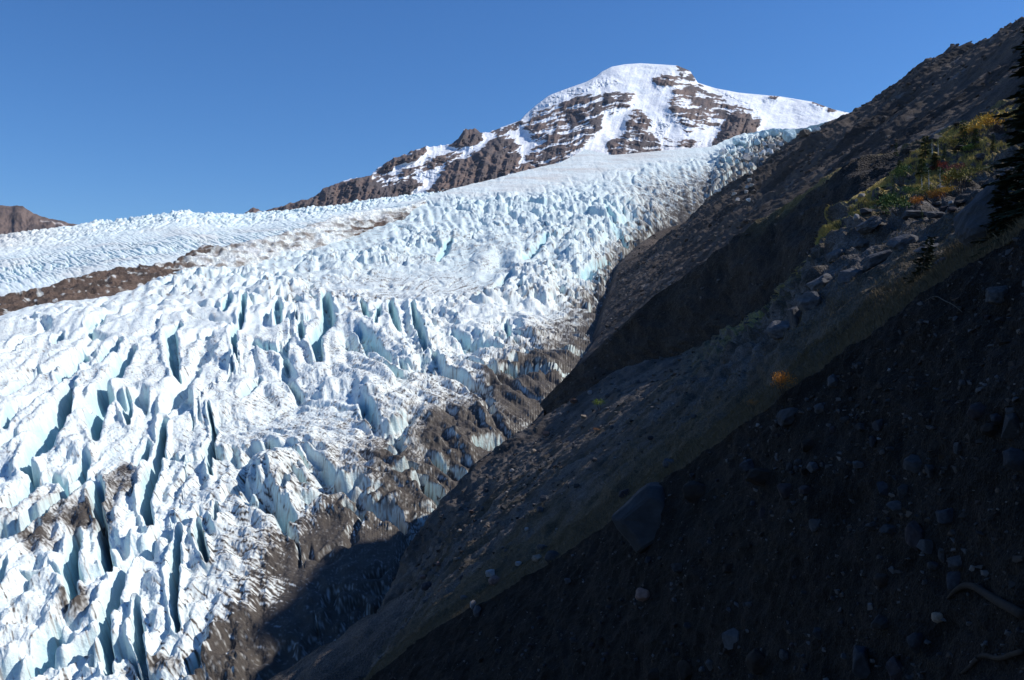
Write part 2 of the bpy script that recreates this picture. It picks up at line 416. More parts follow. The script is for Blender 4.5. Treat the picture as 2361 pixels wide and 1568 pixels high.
    h = h - edge * (7 * (D / 700)) * sstep(330, 560, V) - 6 * sstep(40, 0, md)
    top = (V - vt[None])
    h = h * (.35 + .65 * sstep(0, 30, top))
    X2 = X.copy(); X2[..., 2] += h
    # lean the walls a little so that the ridges are not pure height steps
    lean = h - 9 * fbm(x / 130, y / 190, 2, 71)
    lx = sstep(1000, 500, U); ly = sstep(600, 1000, U) * (wn + wm)
    X2[..., 0] -= .28 * lean * lx * (wn + wm); X2[..., 1] -= .3 * lean * ly
    nn = normals(X2); nz = np.abs(nn[..., 2])
    # colours: weathered white surface, blue ice where it is freshly broken, rock dust and debris
    hp = h - 9 * fbm(x / 130, y / 190, 2, 71)
    low = sstep(.5, -1.1, hp / 10.)
    ice = np.clip(.05 + .10 * sstep(.0, .5, fbm(x / 14, y / 18, 3, 96)) + .70 * sstep(.66, .28, nz) * (.6 + .5 * fbm(x / 25, y / 35, 3, 91)) + .35 * carve + .22 * low + .22 * sstep(1450, 2200, D) * (1 - snowf), 0, .95)
    tone = fbm(x / 110, y / 150, 4, 95)
    streak = sstep(.55, 1.9, vein + .8 * tone)
    rightward = sstep(300, 1100, U + .35 * (V - 900))
    gen = (1 - .30 * sstep(520, 300, U)) * np.clip(.16 + .36 * rightward + .30 * sstep(800, 1250, V), 0, .75) * (1 - .8 * sstep(560, 480, V))
    dirt = gen * (.30 * sstep(-.2, .9, tone + .3 * vein) + .75 * streak * (1 - .85 * dirtyflat))
    dirt += .17 * dirtyflat * sstep(-.5, .8, tone)
    mb = interp_s(V, [250, 330, 420, 520, 620, 700, 900, 1100, 1250, 1450, 1700], [12, 30, 105, 45, 50, 85, 190, 260, 300, 290, 230])
    nm = fbm(x / 30, y / 45, 4, 97)
    dirt += .95 * sstep(-.55, .95, (1 - md / mb) + .5 * nm + .10 * vein)
    apron = soft_poly(U, V, [(770,1185),(940,1205),(1010,1240),(960,1330),(900,1450),(830,1620),(480,1620),(500,1500),(580,1380),(690,1270)], 60, 40, 9)
    dirt += 1.0 * sstep(330, 150, md) * sstep(1180, 1290, V) * sstep(-.9, .3, nm)
    dirt += 1.1 * apron * sstep(-.9, .8, vein * .35 + 1.5 * nm + .25 + .8 * sstep(140, 20, md))
    for (cu, cv, ru, rv, k) in [(285,1115,34,20,1.),(292,1078,14,10,.8),(150,1190,60,26,.75),(90,1258,34,15,1.),(30,1228,60,22,.75),(210,1208,34,16,.6),(172,1385,24,22,1.2),  # brown dirt patches; the strongest one paints in the shade of a hole
                                (340,1555,50,16,1.),(245,1200,24,30,.6),(1240,880,70,34,.9),(1180,900,40,24,.8),(1060,1010,60,40,.7),(1120,1060,70,40,.8),(985,1140,55,28,.9),(890,1060,40,26,.5),(1010,1180,40,26,.8)]:
        q = ((U - cu) / (1.45 * ru)) ** 2 + ((V - cv) / (1.45 * rv)) ** 2 + .9 * nm * 2 + .25 * vein
        dirt += .8 * k * sstep(1.8, .0, q)
    crease = sstep(.2, -1.2, hp / 10.) * sstep(.0, .5, rightward)
    dirt += .35 * crease * sstep(-.2, .8, nm + .2 * vein) * (V > 640)
    dirt += .16 * sstep(.5, 1.8, vein + .6 * tone) * (V > 640) + .10 - .14 * sstep(520, 300, U) * sstep(1000, 1100, V)
    speck = perlin(x / 1.1, y / 1.6, 201) * (wn + wm) + wf * perlin(x / 4, y / 5, 202)
    crackv = (1 - sstep(.015, .075, f2b - f1b)) * sstep(-.35, .35, tone)
    dirt += .30 * crackv * (V > 560) * (D < 1900)
    dirt += .32 * crackv * np.clip(dirtyflat + .35 * rightward * (V > 600), 0, 1)
    dirt = np.clip(dirt, 0, 1.05) * (.42 + .58 * np.maximum(sstep(.25, .72, nz), .8 * apron))
    dirt = np.clip(dirt + (.10 * vein + .42 * speck + .35 * fbm(x / 3.2, y / 4.4, 3, 203) * (wn + wm)) * sstep(.0, .30, dirt) * sstep(1.5, .6, dirt), 0, 1)
    beige = snowf * sstep(-.3, .5, fbm(x / 200, y / 50, 3, 66))
    tint = mixc(mixc(np.broadcast_to(SNOW, X.shape), np.broadcast_to(ICE, X.shape), ice), np.broadcast_to(C(.62, .55, .49), X.shape), .55 * beige)
    half = C(.38, .35, .32)
    tint = mixc(tint, np.broadcast_to(half, X.shape), np.clip(dirt * 1.6, 0, 1) * .75)
    tint = mixc(tint, np.broadcast_to(DIRT, X.shape), sstep(.42, 1.05, dirt))
    # keep only what is not deep under the moraine
    ml = np.interp(V, [p[1] for p in MARGIN], [p[0] for p in MARGIN])
    keep = U < ml + 70 + 80 * sstep(600, 540, V) * sstep(300, 360, V)
    o = grid_obj('glacier', X2, tint, M_ice, keep)
    tag(o, 'white crevassed glacier filling the valley with blue seracs and dirty edge')
    return o
glacier = build_glacier()

# ------------------------------------------------------------------ upper glacier behind the medial moraine
def build_upper():
    top = [(-200, 566, 3000), (0, 545, 3000), (100, 535, 3100), (190, 521, 3200), (300, 508, 3200), (350, 500, 3200), (420, 493, 3200), (480, 496, 3200), (560, 498, 3200), (700, 487, 3250), (830, 470, 3300), (985, 447, 3350), (1060, 440, 3400)]
    bot = [(-200, 770, 1650), (0, 715, 1750), (280, 650, 2000), (470, 610, 2250), (640, 575, 2450), (830, 530, 2700), (985, 470, 3000), (1060, 450, 3200)]
    back = [(u, v + 60, d + 700) for u, v, d in top]
    X, T = net([back, top, bot], 760, [12, 210], sm=2)
    U, V = to_uv(X); x, y = X[..., 0], X[..., 1]
    f = np.clip(T - 1, 0, 1)
    rough = np.clip(sstep(.48, .10, f) * .95 + .02 + .30 * fbm(x / 260, y / 300, 2, 3), .06, 1) * sstep(0, 200, U + 150)
    wx = x + 14 * fbm(x / 80, y / 90, 2, 1); wy = y * .55 + 14 * fbm(x / 80 + 9, y / 90, 2, 2)
    f1, f2, cid = voronoi(wx / 30, wy / 30, 5)
    g1, g2, cj = voronoi(wx / 15, wy / 15, 6)
    h = rough * (9 * (sstep(0, .35, f2 - f1) * (.2 + .8 * cid)) + 5 * sstep(0, .4, g2 - g1) * cj + 7 * fbm(x / 25, y / 40, 3, 7, ridged=True))
    cr = sstep(.45, .8, fbm((x + .8 * y) / 16, (y - .8 * x) / 160, 3, 8, ridged=True)) * np.exp(-((f - .62) / .2) ** 2)
    h += 10 * fbm(x / 200, y / 300, 3, 9) - 5 * cr
    h *= sstep(.6, 1.02, T) * .75 + .25
    X2 = X.copy(); X2[..., 2] += h
    nz = np.abs(normals(X2)[..., 2])
    ice = np.clip(.12 + .6 * sstep(.75, .35, nz) + .25 * rough * (1 - cid) + .5 * cr, 0, .8)
    beige = sstep(-.2, .6, fbm(x / 160, y / 120, 3, 10)) * (1 - rough) + 1.2 * np.exp(-((U + 40) / 190) ** 2) * sstep(.45, .1, f)
    tint = mixc(mixc(np.broadcast_to(SNOW, X.shape), np.broadcast_to(ICE, X.shape), ice), np.broadcast_to(C(.62, .56, .50), X.shape), np.clip(.5 * beige, 0, .8))
    dl = sstep(640, 820, U) * sstep(.55, .95, f) * sstep(-.2, .5, fbm((x - y) / 60, (x + y) / 200, 3, 11))
    tint = mixc(tint, np.broadcast_to(C(.25, .21, .18), X.shape), .7 * dl)
    tag(grid_obj('upper_glacier', X2, tint, M_ice), 'smoother white glacier arm behind the brown medial moraine')
build_upper()

# ------------------------------------------------------------------ medial moraine
def build_medial():
    crest = [(-200, 735, 1420), (0, 690, 1520), (60, 678, 1560), (150, 650, 1620), (210, 636, 1680), (280, 620, 1750), (400, 610, 1850), (430, 588, 1920), (470, 571, 1980), (560, 563, 2060), (640, 547, 2160), (740, 512, 2330), (800, 496, 2450), (870, 485, 2560), (935, 478, 2660), (985, 462, 2800)]
    bot = [(-200, 800, 1340), (0, 742, 1400), (110, 712, 1470), (190, 706, 1520), (280, 684, 1600), (350, 660, 1690), (420, 646, 1770), (560, 628, 1900), (700, 594, 2120), (790, 566, 2270), (860, 550, 2400), (925, 524, 2540), (985, 480, 2740)]
    back = [(u, v + 45, d + 190) for u, v, d in crest]
    X, T = net([back, crest, bot], 900, [14, 60], sm=4)
    U, V = to_uv(X); x, y = X[..., 0], X[..., 1]
    n = fbm(x / 40, y / 60, 4, 3, ridged=True); n2 = fbm((x - y) / 14, X[..., 2] / 30, 3, 4)
    nr = normals(X); nr *= np.sign(nr[..., 2:3])
    f = np.clip(T - 1, 0, 1)
    X2 = X + nr * ((9 * n + 6 * n2 + 2.2 * fbm(x / 9, y / 12, 3, 14)) * np.minimum(1, 2.2 * np.sin(np.pi * np.clip(f + .12, 0, 1))))[..., None]
    rock = np.clip(sstep(470, 400, U + 30 * n2) + sstep(.30, .08, f + .3 * n2) * sstep(600, 500, U) + 1.0 * sstep(.22, .55, f + .3 * n2) * sstep(780, 830, U) * sstep(960, 915, U) + .25 * sstep(-.1, .6, fbm((x + y) / 70, X[..., 2] / 18, 3, 6)), 0, 1)
    rock = rock * (.25 + .75 * sstep(-.40, -.22, fbm(U / 26, V / 9, 3, 15) - .25 * sstep(330, 480, U)))
    brown = mixc(np.broadcast_to(C(.13, .092, .072), X.shape), np.broadcast_to(C(.065, .05, .042), X.shape), sstep(-.3, .5, fbm(x / 30, X[..., 2] / 12, 3, 8)))
    ice = mixc(np.broadcast_to(C(.68, .70, .70), X.shape), np.broadcast_to(C(.26, .235, .21), X.shape), sstep(-.35, .25, fbm((x - y * .6) / 40, X[..., 2] / 10, 4, 9)))
    ice = mixc(ice, np.broadcast_to(SNOW, X.shape), np.maximum(sstep(.3, .0, f) * sstep(700, 820, U), .75 * sstep(-.25, .2, fbm(U / 30, V / 12, 4, 16))))
    tag(grid_obj('medial_moraine', X2, mixc(ice, brown, rock), M_hill), 'brown rubble ridge between the two glacier arms')
build_medial()

# ------------------------------------------------------------------ mountain
def z1(a, b): return (518.8 + .5932 / 1.7348 * a, (200 + .5932 * b) / 1.7348)   # notes taken on two enlargements
def z2(a, b): return ((2000 + .6378 * a) / 1.7348, (200 + .6378 * b) / 1.7348)
def build_mountain():
    S1 = [(110,1115),(190,1060),(250,1085),(300,1080),(500,1015),(560,1010),(640,960),(660,935),(740,905),(840,870),(985,850),(1000,820),(1040,790),(1100,750),(1250,685),(1340,655),(1430,648),(1520,635),(1570,600),(1610,540),(1640,535),(1680,525),(1730,560),(1760,560),(1990,475),(2020,440),(2100,370),(2200,300)]
    S2 = [(300,290),(440,235),(540,200),(600,168),(640,135),(700,105),(780,90),(880,83),(1110,97),(1190,130),(1215,165),(1240,205),(1350,240),(1500,268),(1680,285),(1750,290),(1960,325),(2100,375),(2220,400),(2300,405)]
    sky = [z1(*p) for p in S1] + [z2(*p) for p in S2]
    sky = [(sky[0][0] - 60, sky[0][1] + 10)] + sky + [(2160, 285)]
    dsky = lambda u: float(np.interp(u, [480, 740, 980, 1100, 1300, 1450, 1600, 1750, 2000, 2160], [3500, 3750, 4150, 4350, 4750, 5000, 5050, 4950, 4650, 4500]))
    sky = [(u, v, dsky(u)) for u, v in sky]
    base = [(490, 540, 3330), (740, 505, 3330), (900, 482, 3330), (985, 468, 3330), (1060, 450, 3330), (1120, 432, 3350), (1200, 412, 3420), (1290, 392, 3480), (1350, 370, 3520), (1410, 378, 3560), (1600, 365, 3650), (1700, 335, 3900), (1860, 312, 4050), (2000, 300, 4100), (2160, 300, 4100)]
    back = [(u, v + 130, d + 900) for u, v, d in sky]
    nu = 1250
    # walk all three lines by bearing so that features fall straight down the face
    us = np.linspace(490, 2150, nu)
    def line(l):
        p = np.array(l); o = np.argsort(p[:, 0], kind='stable'); p = p[o]
        return np.stack([us, np.interp(us, p[:, 0], p[:, 1]), np.interp(us, p[:, 0], p[:, 2])], -1)
    ls, lb, lk = line(sky), line(base), line(back)
    ls[:, 1] += 6 * fbm(us / 15, us * 0, 4, 91) * np.interp(us, [540, 600, 1130, 1180], [.4, 1, 1, 0])
    nvv = 270
    t = np.linspace(0, 1, nvv)[:, None]
    sv = smooth1(np.stack([ls[:, 1]], 1), 40)[:, 0]; wt = np.exp(-t * 16)
    Vf = (ls[:, 1] * wt + sv * (1 - wt)) * (1 - t) + lb[:, 1] * t
    tt = t ** .9
    Df = ls[:, 2] * (1 - tt) + lb[:, 2] * tt
    Uf = np.repeat(us[None], nvv, 0)
    # polygons of bare rock, with the share of rock in them
    P2 = lambda l: [z2(*p) for p in l]; P1 = lambda l: [z1(*p) for p in l]
    polys = [
      (P2([(230,745),(400,700),(480,640),(560,580),(640,490),(650,440),(660,350),(600,270),(420,310),(270,370),(140,480),(200,540),(240,580),(150,680)]), .62, 8),
      (P2([(-20,530),(60,540),(110,600),(130,690),(240,745),(180,760),(0,800),(-240,860),(-150,700)]), .85, 6),
      (P2([(680,580),(670,640),(700,685),(790,685),(900,668),(1010,635),(1015,575),(930,530),(945,440),(905,400),(850,375),(800,450),(790,520),(760,545)]), .74, 6),
      (P2([(1335,645),(1335,570),(1420,440),(1450,385),(1560,395),(1640,450),(1600,500),(1545,545),(1480,580),(1400,640)]), 1.1, 5),
      (P2([(1080,235),(1210,215),(1350,270),(1440,340),(1560,390),(1430,430),(1380,480),(1250,480),(1180,520),(1100,430),(1060,400)]), .62, 10),
      (P2([(1110,95),(1200,120),(1245,208),(1190,215),(1010,235),(960,190),(1060,160),(1130,150)]), .72, 6),
      (P2([(690,260),(830,280),(840,330),(700,390),(640,400),(640,300)]), .6, 8),
      (P2([(1690,290),(1750,288),(1740,305),(1680,305)]), 1.2, 3), (P2([(1965,328),(2110,372),(2090,382),(1990,345)]), 1.2, 3), (P2([(2120,378),(2240,398),(2220,405)]), 1.2, 3),
      (P2([(1010,570),(1100,560),(1260,570),(1260,590),(1120,610),(1020,620)]), .4, 8),
      (P1([(100,1125),(190,1055),(300,1080),(500,1010),(640,960),(660,930),(840,868),(985,845),(1000,880),(1060,920),(1180,900),(1260,860),(1330,905),(1200,1000),(1100,1060),(640,1120),(100,1140)]), 1.15, 5),
      (P1([(985,850),(1100,745),(1250,680),(1340,650),(1360,690),(1300,740),(1200,760),(1130,800),(1020,850)]), .95, 5),
      (P1([(960,870),(1120,840),(1290,770),(1420,740),(1480,780),(1290,820),(1230,880),(1150,910),(1060,930)]), .62, 6),
      (P1([(1510,640),(1610,535),(1680,520),(1740,560),(1735,600),(1680,650),(1590,665)]), 1.2, 4),
      (P1([(1380,730),(1540,690),(1600,690),(1560,740),(1420,770)]), .7, 6),
      (P1([(1350,980),(1420,900),(1500,770),(1640,720),(1860,580),(1900,680),(2000,760),(1900,830),(1700,930),(1560,980)]), 1.1, 6),
      (P1([(1770,560),(2000,480),(2030,500),(1850,570)]), .75, 5),
    ]
    Wr = np.zeros(Uf.shape, f32)
    for pl, share, w in polys:
        Wr = np.maximum(Wr, share * soft_poly(Uf, Vf, pl, w, 9, 5, 18))
    rel = np.zeros(Uf.shape, f32)
    for pl, share, w in polys:
        rel = np.maximum(rel, min(share, 1) * soft_poly(Uf, Vf, pl, 16, 5, 5, 18))
    tilt = np.where(Uf < 1420, .30, -.10) * (Uf - 1420)
    lay = Vf + tilt
    lay = lay + 6 * fbm(Uf / 34, Vf / 34, 3, 30)
    strata = fbm(Uf / 62, lay / 8.0, 4, 31, .6) 
    blotch = fbm(Uf / 22, Vf / 16, 4, 33)
    gull = fbm(Uf / 26 + .35 * Vf / 26, Vf / 120, 4, 35, ridged=True)
    X = W(Uf, Vf, Df)
    x, y, z = X[..., 0], X[..., 1], X[..., 2]
    inner = sstep(0, .05, t) * sstep(1.02, .9, t)
    # relief: ribs stand proud, ledges step, gullies cut in
    push = 100 * rel + 38 * gull * (.30 + .70 * rel) + 20 * strata * (Wr > .2) + 30 * blotch * rel + 120 * fbm(Uf / 130, Vf / 110, 3, 36)
    push = push * inner
    k = (1 - push / Df)[..., None]
    X2 = X * k
    X2[..., 2] += inner * (9 * strata * Wr + 10 * blotch * rel + 7 * fbm(x / 90, y / 200, 3, 38) )
    # hanging ice cliffs on the two snow shoulders
    for pl, a in ((P2([(200,380),(420,290),(640,230),(760,210),(700,170),(590,180),(430,240),(300,300)]), 26), (P2([(1350,250),(1560,370),(1640,440),(1700,430),(1560,330),(1420,250)]), 24), (P2([(930,470),(1000,430),(1060,470),(1040,540),(1000,560)]), 26), (P1([(1250,830),(1470,790),(1440,850),(1340,900),(1290,860)]), 22)):
        q = soft_poly(Uf, Vf, pl, 6, 5, 8, 10)
        c1, c2, ci = voronoi(Uf / 9, Vf / 7, 61)
        X2 *= (1 - (q * a * (.8 + .7 * sstep(0, .3, c2 - c1) * ci)) / Df)[..., None]
    thr = 1.0 - Wr
    rock = sstep(thr - .07, thr + .07, .30 * fbm(Uf / 7, Vf / 5, 3, 39) + .5 + 1.3 * strata + .32 * blotch + .18 * gull) * (Wr > .03)
    rock = np.maximum(rock, sstep(.98, 1.1, Wr + .25 * blotch))
    # right slopes: faint crevasse lines in the snow
    tone = fbm(x / 120, z / 60, 4, 44)
    rc = mixc(np.broadcast_to(C(.175, .128, .110), X.shape), np.broadcast_to(C(.092, .080, .082), X.shape), sstep(-.4, .5, blotch + .8 * fbm(Uf / 120, Vf / 90, 2, 45)))
    sn = mixc(np.broadcast_to(C(.82, .85, .88), X.shape), np.broadcast_to(C(.66, .74, .82), X.shape), .6 * sstep(-.1, .6, tone))
    sn = mixc(sn, np.broadcast_to(C(.60, .54, .50), X.shape), .45 * sstep(.70, 1., t + .15 * tone) * sstep(.02, .3, np.broadcast_to(t, Uf.shape)))
    tint = mixc(sn, rc, rock)
    bt = np.linspace(1, 0, 14, endpoint=False)[:, None, None]
    BX = W(ls[:, 0], ls[:, 1], ls[:, 2])[None] * (1 - bt) + W(lk[:, 0], lk[:, 1], lk[:, 2])[None] * bt
    XX = np.concatenate([BX, X2], 0); TT = np.concatenate([np.broadcast_to(tint[:1], BX.shape), tint], 0)
    o = grid_obj('mountain', XX, TT, M_far)
    tag(o, 'snow capped volcano with banded brown rock ribs under a blunt summit')
build_mountain()

def build_far_ridge():
    sky = [(-300, 440, 5200), (-120, 470, 5100), (0, 473, 5000), (51, 476, 5000), (70, 487, 4950), (94, 499, 4900), (145, 511, 4800), (203, 520, 4700), (300, 540, 4500)]
    bot = [(-300, 640, 3300), (0, 590, 3300), (150, 560, 3400), (203, 545, 3500), (300, 560, 3600)]
    back = [(u, v + 100, d + 900) for u, v, d in sky]
    X, T = net([back, sky, bot], 420, [10, 110], sm=2)
    U, V = to_uv(X); x, y = X[..., 0], X[..., 1]
    f = np.clip(T - 1, 0, 1)
    n = fbm(U / 24, V / 18, 4, 3)
    X2 = X.copy(); X2[..., 2] += 10 * n * (T > .9) + 14 * fbm(U / 40, V / 60, 3, 9, ridged=True) * sstep(.03, .3, f)
    snow = soft_poly(U, V, [(94,512),(130,516),(164,527),(120,535),(60,548),(-300,570),(-300,700),(300,700),(300,560),(200,535),(150,525),(110,512)], 4, 5, 3) 
    snow = np.clip(snow - soft_poly(U, V, [(-40,530),(40,529),(55,536),(10,542),(-60,540)], 4, 4, 5), 0, 1)
    rk = mixc(np.broadcast_to(C(.17, .125, .105), X.shape), np.broadcast_to(C(.09, .07, .062), X.shape), sstep(-.3, .5, n))
    tag(grid_obj('far_ridge', X2, mixc(rk, np.broadcast_to(C(.66, .61, .57), X.shape), snow), M_far), 'brown rocky ridge with dusty snow at far left')
build_far_ridge()

# ------------------------------------------------------------------ right-hand moraine wall and the hill it climbs to
SKYR = [(1840,322,3300),(1887,309,2900),(1957,285,2480),(1983,263,2260),(2016,250,2100),(2049,238,1950),(2075,230,1800),(2093,206,1680),(2126,180,1550),(2156,156,1460),(2189,143,1370),(2214,125,1290),(2258,110,1190),(2295,110,1130),(2317,96,1070),(2339,75,1010),(2361,62,955),(2480,0,800),(2640,-90,660)]
def build_wall():
    mg = []
    for (u, v) in MARGIN[2:-1]:
        u = u + 48 * float(np.exp(-((v - 450) / 75.) ** 2))
        mg.append(np.append(W(u, v, 0)[:0], W(u, v, gdepth(np.array([float(v)]))[0] * .985)))
    m = [tuple(p) for p in mg] + [(-150, 250, -150), (-180, 100, -165), (-215, -120, -185), (-260, -400, -200)]
    s = [tuple(W(u, v, d)) for u, v, d in SKYR] + [(468, 520, 284), (468, 440, 290), (462, 395, 292), (458, 330, 288), (455, 270, 282), (455, 200, 278), (450, 60, 285), (440, -150, 290), (430, -400, 290)]
    m = np.array(m); s = np.array(s)
    nu = 1300
    ds = np.concatenate([np.linspace(0, 1, 900, endpoint=False) ** .9 * .80, np.linspace(.80, 1, 400)])
    def along(P, ds):
        # run by distance from the camera so that matching points lie opposite each other
        yy = P[:, 1]; lo, hi = yy.min(), yy.max()
        # log-like spacing: near metres count more
        q = (3330 - 3730 * ds ** .62)
        k = np.argsort(yy)
        return np.stack([np.interp(q, yy[k], P[k, c]) for c in range(3)], -1)
    ds = np.linspace(0, 1, nu) ** 1.0
    a = smooth1(along(m, ds), 6); b = smooth1(along(s, ds), 5)
    nv = 420
    f = np.linspace(-.06, 1, nv)[:, None, None]
    X = a[None] * (1 - f) + b[None] * f
    f = f[..., 0]
    near = sstep(420, 120, X[..., 1]) * sstep(-.05, .1, f)
    X[..., 2] -= near * 26 * np.clip(4 * f * (1 - f), 0, 1)
    X[..., 2] -= np.where(f < 0, 60 * -f * 10, 0)
    xx, yy = X[..., 0], X[..., 1]
    X[..., 2] += 104 * sstep(.70, .97, f) * sstep(580, 480, yy) * sstep(385, 430, yy)      # a shoulder added out of view, raised to throw its shade on the ice
    # gullies run down the fall line; long lobes
    L = np.cumsum(np.r_[0, np.linalg.norm(np.diff(X[nv // 2], axis=0), axis=1)])[None] + 0 * xx
    Fd = f * np.linalg.norm(b - a, axis=1)[None]
    big = fbm(L / 210 + .25 * Fd / 210, Fd / 520, 3, 3)
    gul = fbm(L / 60 + .5 * fbm(L / 120, Fd / 120, 2, 8), Fd / 260, 4, 4, ridged=True)
    lum = fbm(xx / 45, yy / 70, 4, 6); sml = fbm(xx / 11, yy / 14, 4, 7)
    nr = normals(X); nr *= np.sign(nr[..., 2:3])
    size = np.clip(yy / 1200, .25, 1.3)
    edgef = sstep(0, .10, f) * sstep(1.0, .93, f)
    bulge = 15 * np.exp(-((f - .90) / .07) ** 2) * sstep(500, 900, yy)
    dis = (40 * big + 13 * gul + bulge) * size * edgef * sstep(1.0, .68, f) * (1 - sstep(500, 900, yy) * sstep(.42, .05, f)) + 6.5 * size * fbm(L / 48 + .4 * Fd / 60, Fd / 85, 4, 19) * sstep(.02, .14, f) * sstep(1, .9, f) + (6 * lum * size * (1 - .6 * sstep(500, 900, yy) * sstep(.25, .02, f)) + 2.6 * sml + 2.2 * size * fbm(xx / 5, yy / 7, 3, 9)) * sstep(-.03, .05, f) * sstep(1.005, .97, f)
    dis = dis - 64 * np.exp(-((yy - 2500) / 380) ** 2) * sstep(.0, .10, f) * sstep(.75, .30, f)      # the bay the icefall spills into
    dis = dis + 20 * size * (fbm(L / 95, L * 0, 4, 23, ridged=True) - .1) * sstep(.80, .97, f)
    X2 = X + nr * dis[..., None]
    tone = fbm(L / 90, Fd / 200, 4, 12); tn2 = fbm(xx / 30, yy / 40, 4, 13)
    tint = mixc(np.broadcast_to(C(.092, .075, .065), X.shape), np.broadcast_to(C(.034, .029, .027), X.shape), sstep(-.35, .4, tone))
    tint = mixc(tint, np.broadcast_to(C(.17, .155, .148), X.shape), .8 * sstep(.28, .6, tn2))
    # back of the crest
    bk = np.linspace(1, 0, 10, endpoint=False)[:, None, None]
    top = X2[-1][None]
    BX = top + (1 - bk[::-1]) * 0 + bk[::-1] * np.array([160., 60., -190.])
    XX = np.concatenate([X2, BX], 0); TT = np.concatenate([tint, np.broadcast_to(tint[-1:], BX.shape)], 0)
    tag(grid_obj('moraine_hillside', XX, TT, M_hill), 'dark steep moraine hillside rising right of the glacier')
build_wall()

def patch(name, rows, nu, nvs, amps, colour, mat, sm=4, label=None, crestrow=1, sil=.5):
    X, T = net(rows, nu, nvs, sm=sm)
    if len(rows) == 4 and crestrow == 1: T = np.where(T > 1, 1 + (T - 1) / 2, T)
    nr = normals(X); nr *= np.sign((nr * -X).sum(-1, keepdims=True))
    U, V = to_uv(X)
    la = np.cumsum(np.linalg.norm(np.diff(X, axis=1, prepend=X[:, :1]), axis=-1), 1); la = la - la[:, -1:]
    lb = np.cumsum(np.linalg.norm(np.diff(X, axis=0, prepend=X[:1]), axis=-1), 0)
    if len(rows) == 4 and crestrow == 1: la, lb = X[..., 1], 1.25 * X[..., 0] + .3 * X[..., 2]
    dis = 0
    for (lam, amp, kind, seed) in amps:
        if kind == 'r': n = fbm(la / lam, lb / lam, 4, seed, ridged=True)
        elif kind == 'v':
            f1, f2, ci = voronoi(la / lam + .3 * fbm(la / lam, lb / lam, 2, seed), lb / lam * 1.5, seed); n = sstep(0, .35, f2 - f1) * ci * 1.6 - .6
        elif kind == 'c': n = -(1 + .5 * fbm(la / 30, lb / 60, 3, 77))
        else: n = fbm(la / lam, lb / lam, 4, seed)
        dis = dis + amp(U, V, T) * n if callable(amp) else dis + amp * n
    keep = (1 - (1 - sil) * np.exp(-((T - crestrow) / .04) ** 2)) * (1 - (np.exp(-((T - 2) / .03) ** 2) if crestrow else 0))
    X2 = X + nr * (dis * keep)[..., None]
    tint = colour(X2, U, V, T, la, lb)
    o = grid_obj(name, X2, tint, mat)
    if label: tag(o, label)
    return X2, T, U, V

# middle knoll
E_crest = [(1250,930,480),(1380,800,430),(1450,735,408),(1500,690,397),(1560,650,390),(1600,620,382),(1660,585,370),(1729,536,355),(1790,490,345),(1858,448,334),(1905,410,322),(1950,382,320),(2005,364,318),(2082,358,312),(2150,325,300),(2230,290,285),(2361,245,260),(2500,180,240)]
E_bot = [(1300,1010,418),(1480,900,396),(1560,850,382),(1700,780,332),(1800,740,285),(1880,660,245),(1940,560,225),(1990,480,220),(2050,450,215),(2120,400,205),(2200,360,200),(2361,300,190),(2500,240,180)]
E_back = [(u + 6, v + 90, d + 70) for u, v, d in E_crest]
def c_knoll(X, U, V, T, x, z):
    y = 0 * x
    t = fbm(x / 22, (y + z) / 26, 4, 3)
    c = mixc(np.broadcast_to(C(.040, .034, .030), X.shape), np.broadcast_to(C(.024, .022, .022), X.shape), sstep(-.3, .4, t))
    g = sstep(.30, .02, np.abs(T - 1.0)) * sstep(1700, 1850, U) * sstep(-.4, .2, t + .2)
    c = mixc(c, np.broadcast_to(C(.19, .145, .06), X.shape), np.clip(g, 0, 1))
    return c
patch('moraine_knoll', [E_back, E_crest, E_bot], 800, [10, 190], [(60, 5, 'n', 1), (26, 3.2, 'r', 2), (9, 1.2, 'n', 3), (3, .45, 'n', 5)], c_knoll, M_hill, label='dark eroded knoll with a grassy top below the upper hill', sil=.35)

# near slope: stony bank, grass strip and rocky outcrop
B_crest = [(600,1900,215),(715,1720,245),(807,1568,270),(889,1453,295),(930,1359,310),(990,1243,325),(1045,1155,335),(1121,1077,346),(1220,1005,358),(1317,941,366),(1434,870,366),(1524,842,352),(1640,790,315),(1760,740,265),(1825,700,218),(1850,640,192),(1870,600,184),(1891,576,180),(1912,530,184),(1935,489,188),(1968,452,192),(2005,436,195),(2060,398,198),(2130,335,201),(2200,300,201),(2280,268,200),(2361,240,198),(2500,180,195)]
S_crest = [(300,1960,170),(700,1700,132),(850,1568,122),(1000,1450,112),(1150,1370,102),(1300,1280,94),(1414,1200,85),(1549,1096,75),(1648,1030,69),(1797,922,58),(1900,850,54),(2050,740,48),(2200,640,43),(2361,535,38),(2520,430,34)]
B_bench = [(560,1960,175),(720,1760,192),(860,1560,208),(960,1420,218),(1040,1290,224),(1160,1160,226),(1340,1030,215),(1500,920,200),(1680,815,180),(1800,740,165),(1880,650,158),(1960,565,158),(2060,510,158),(2160,475,158),(2260,430,157),(2400,370,150),(2520,310,140)]
B_back = [(u - 14, v + 60, d + (45 if v < 1200 else 12)) for u, v, d in B_crest]
F_top = [(u, v, d) for u, v, d in S_crest]
def amp_D(k, j):
    return lambda U, V, T: j + k * sstep(1480, 1800, U) * sstep(1.02, 1.15, T) * sstep(2.0, 1.6, T)
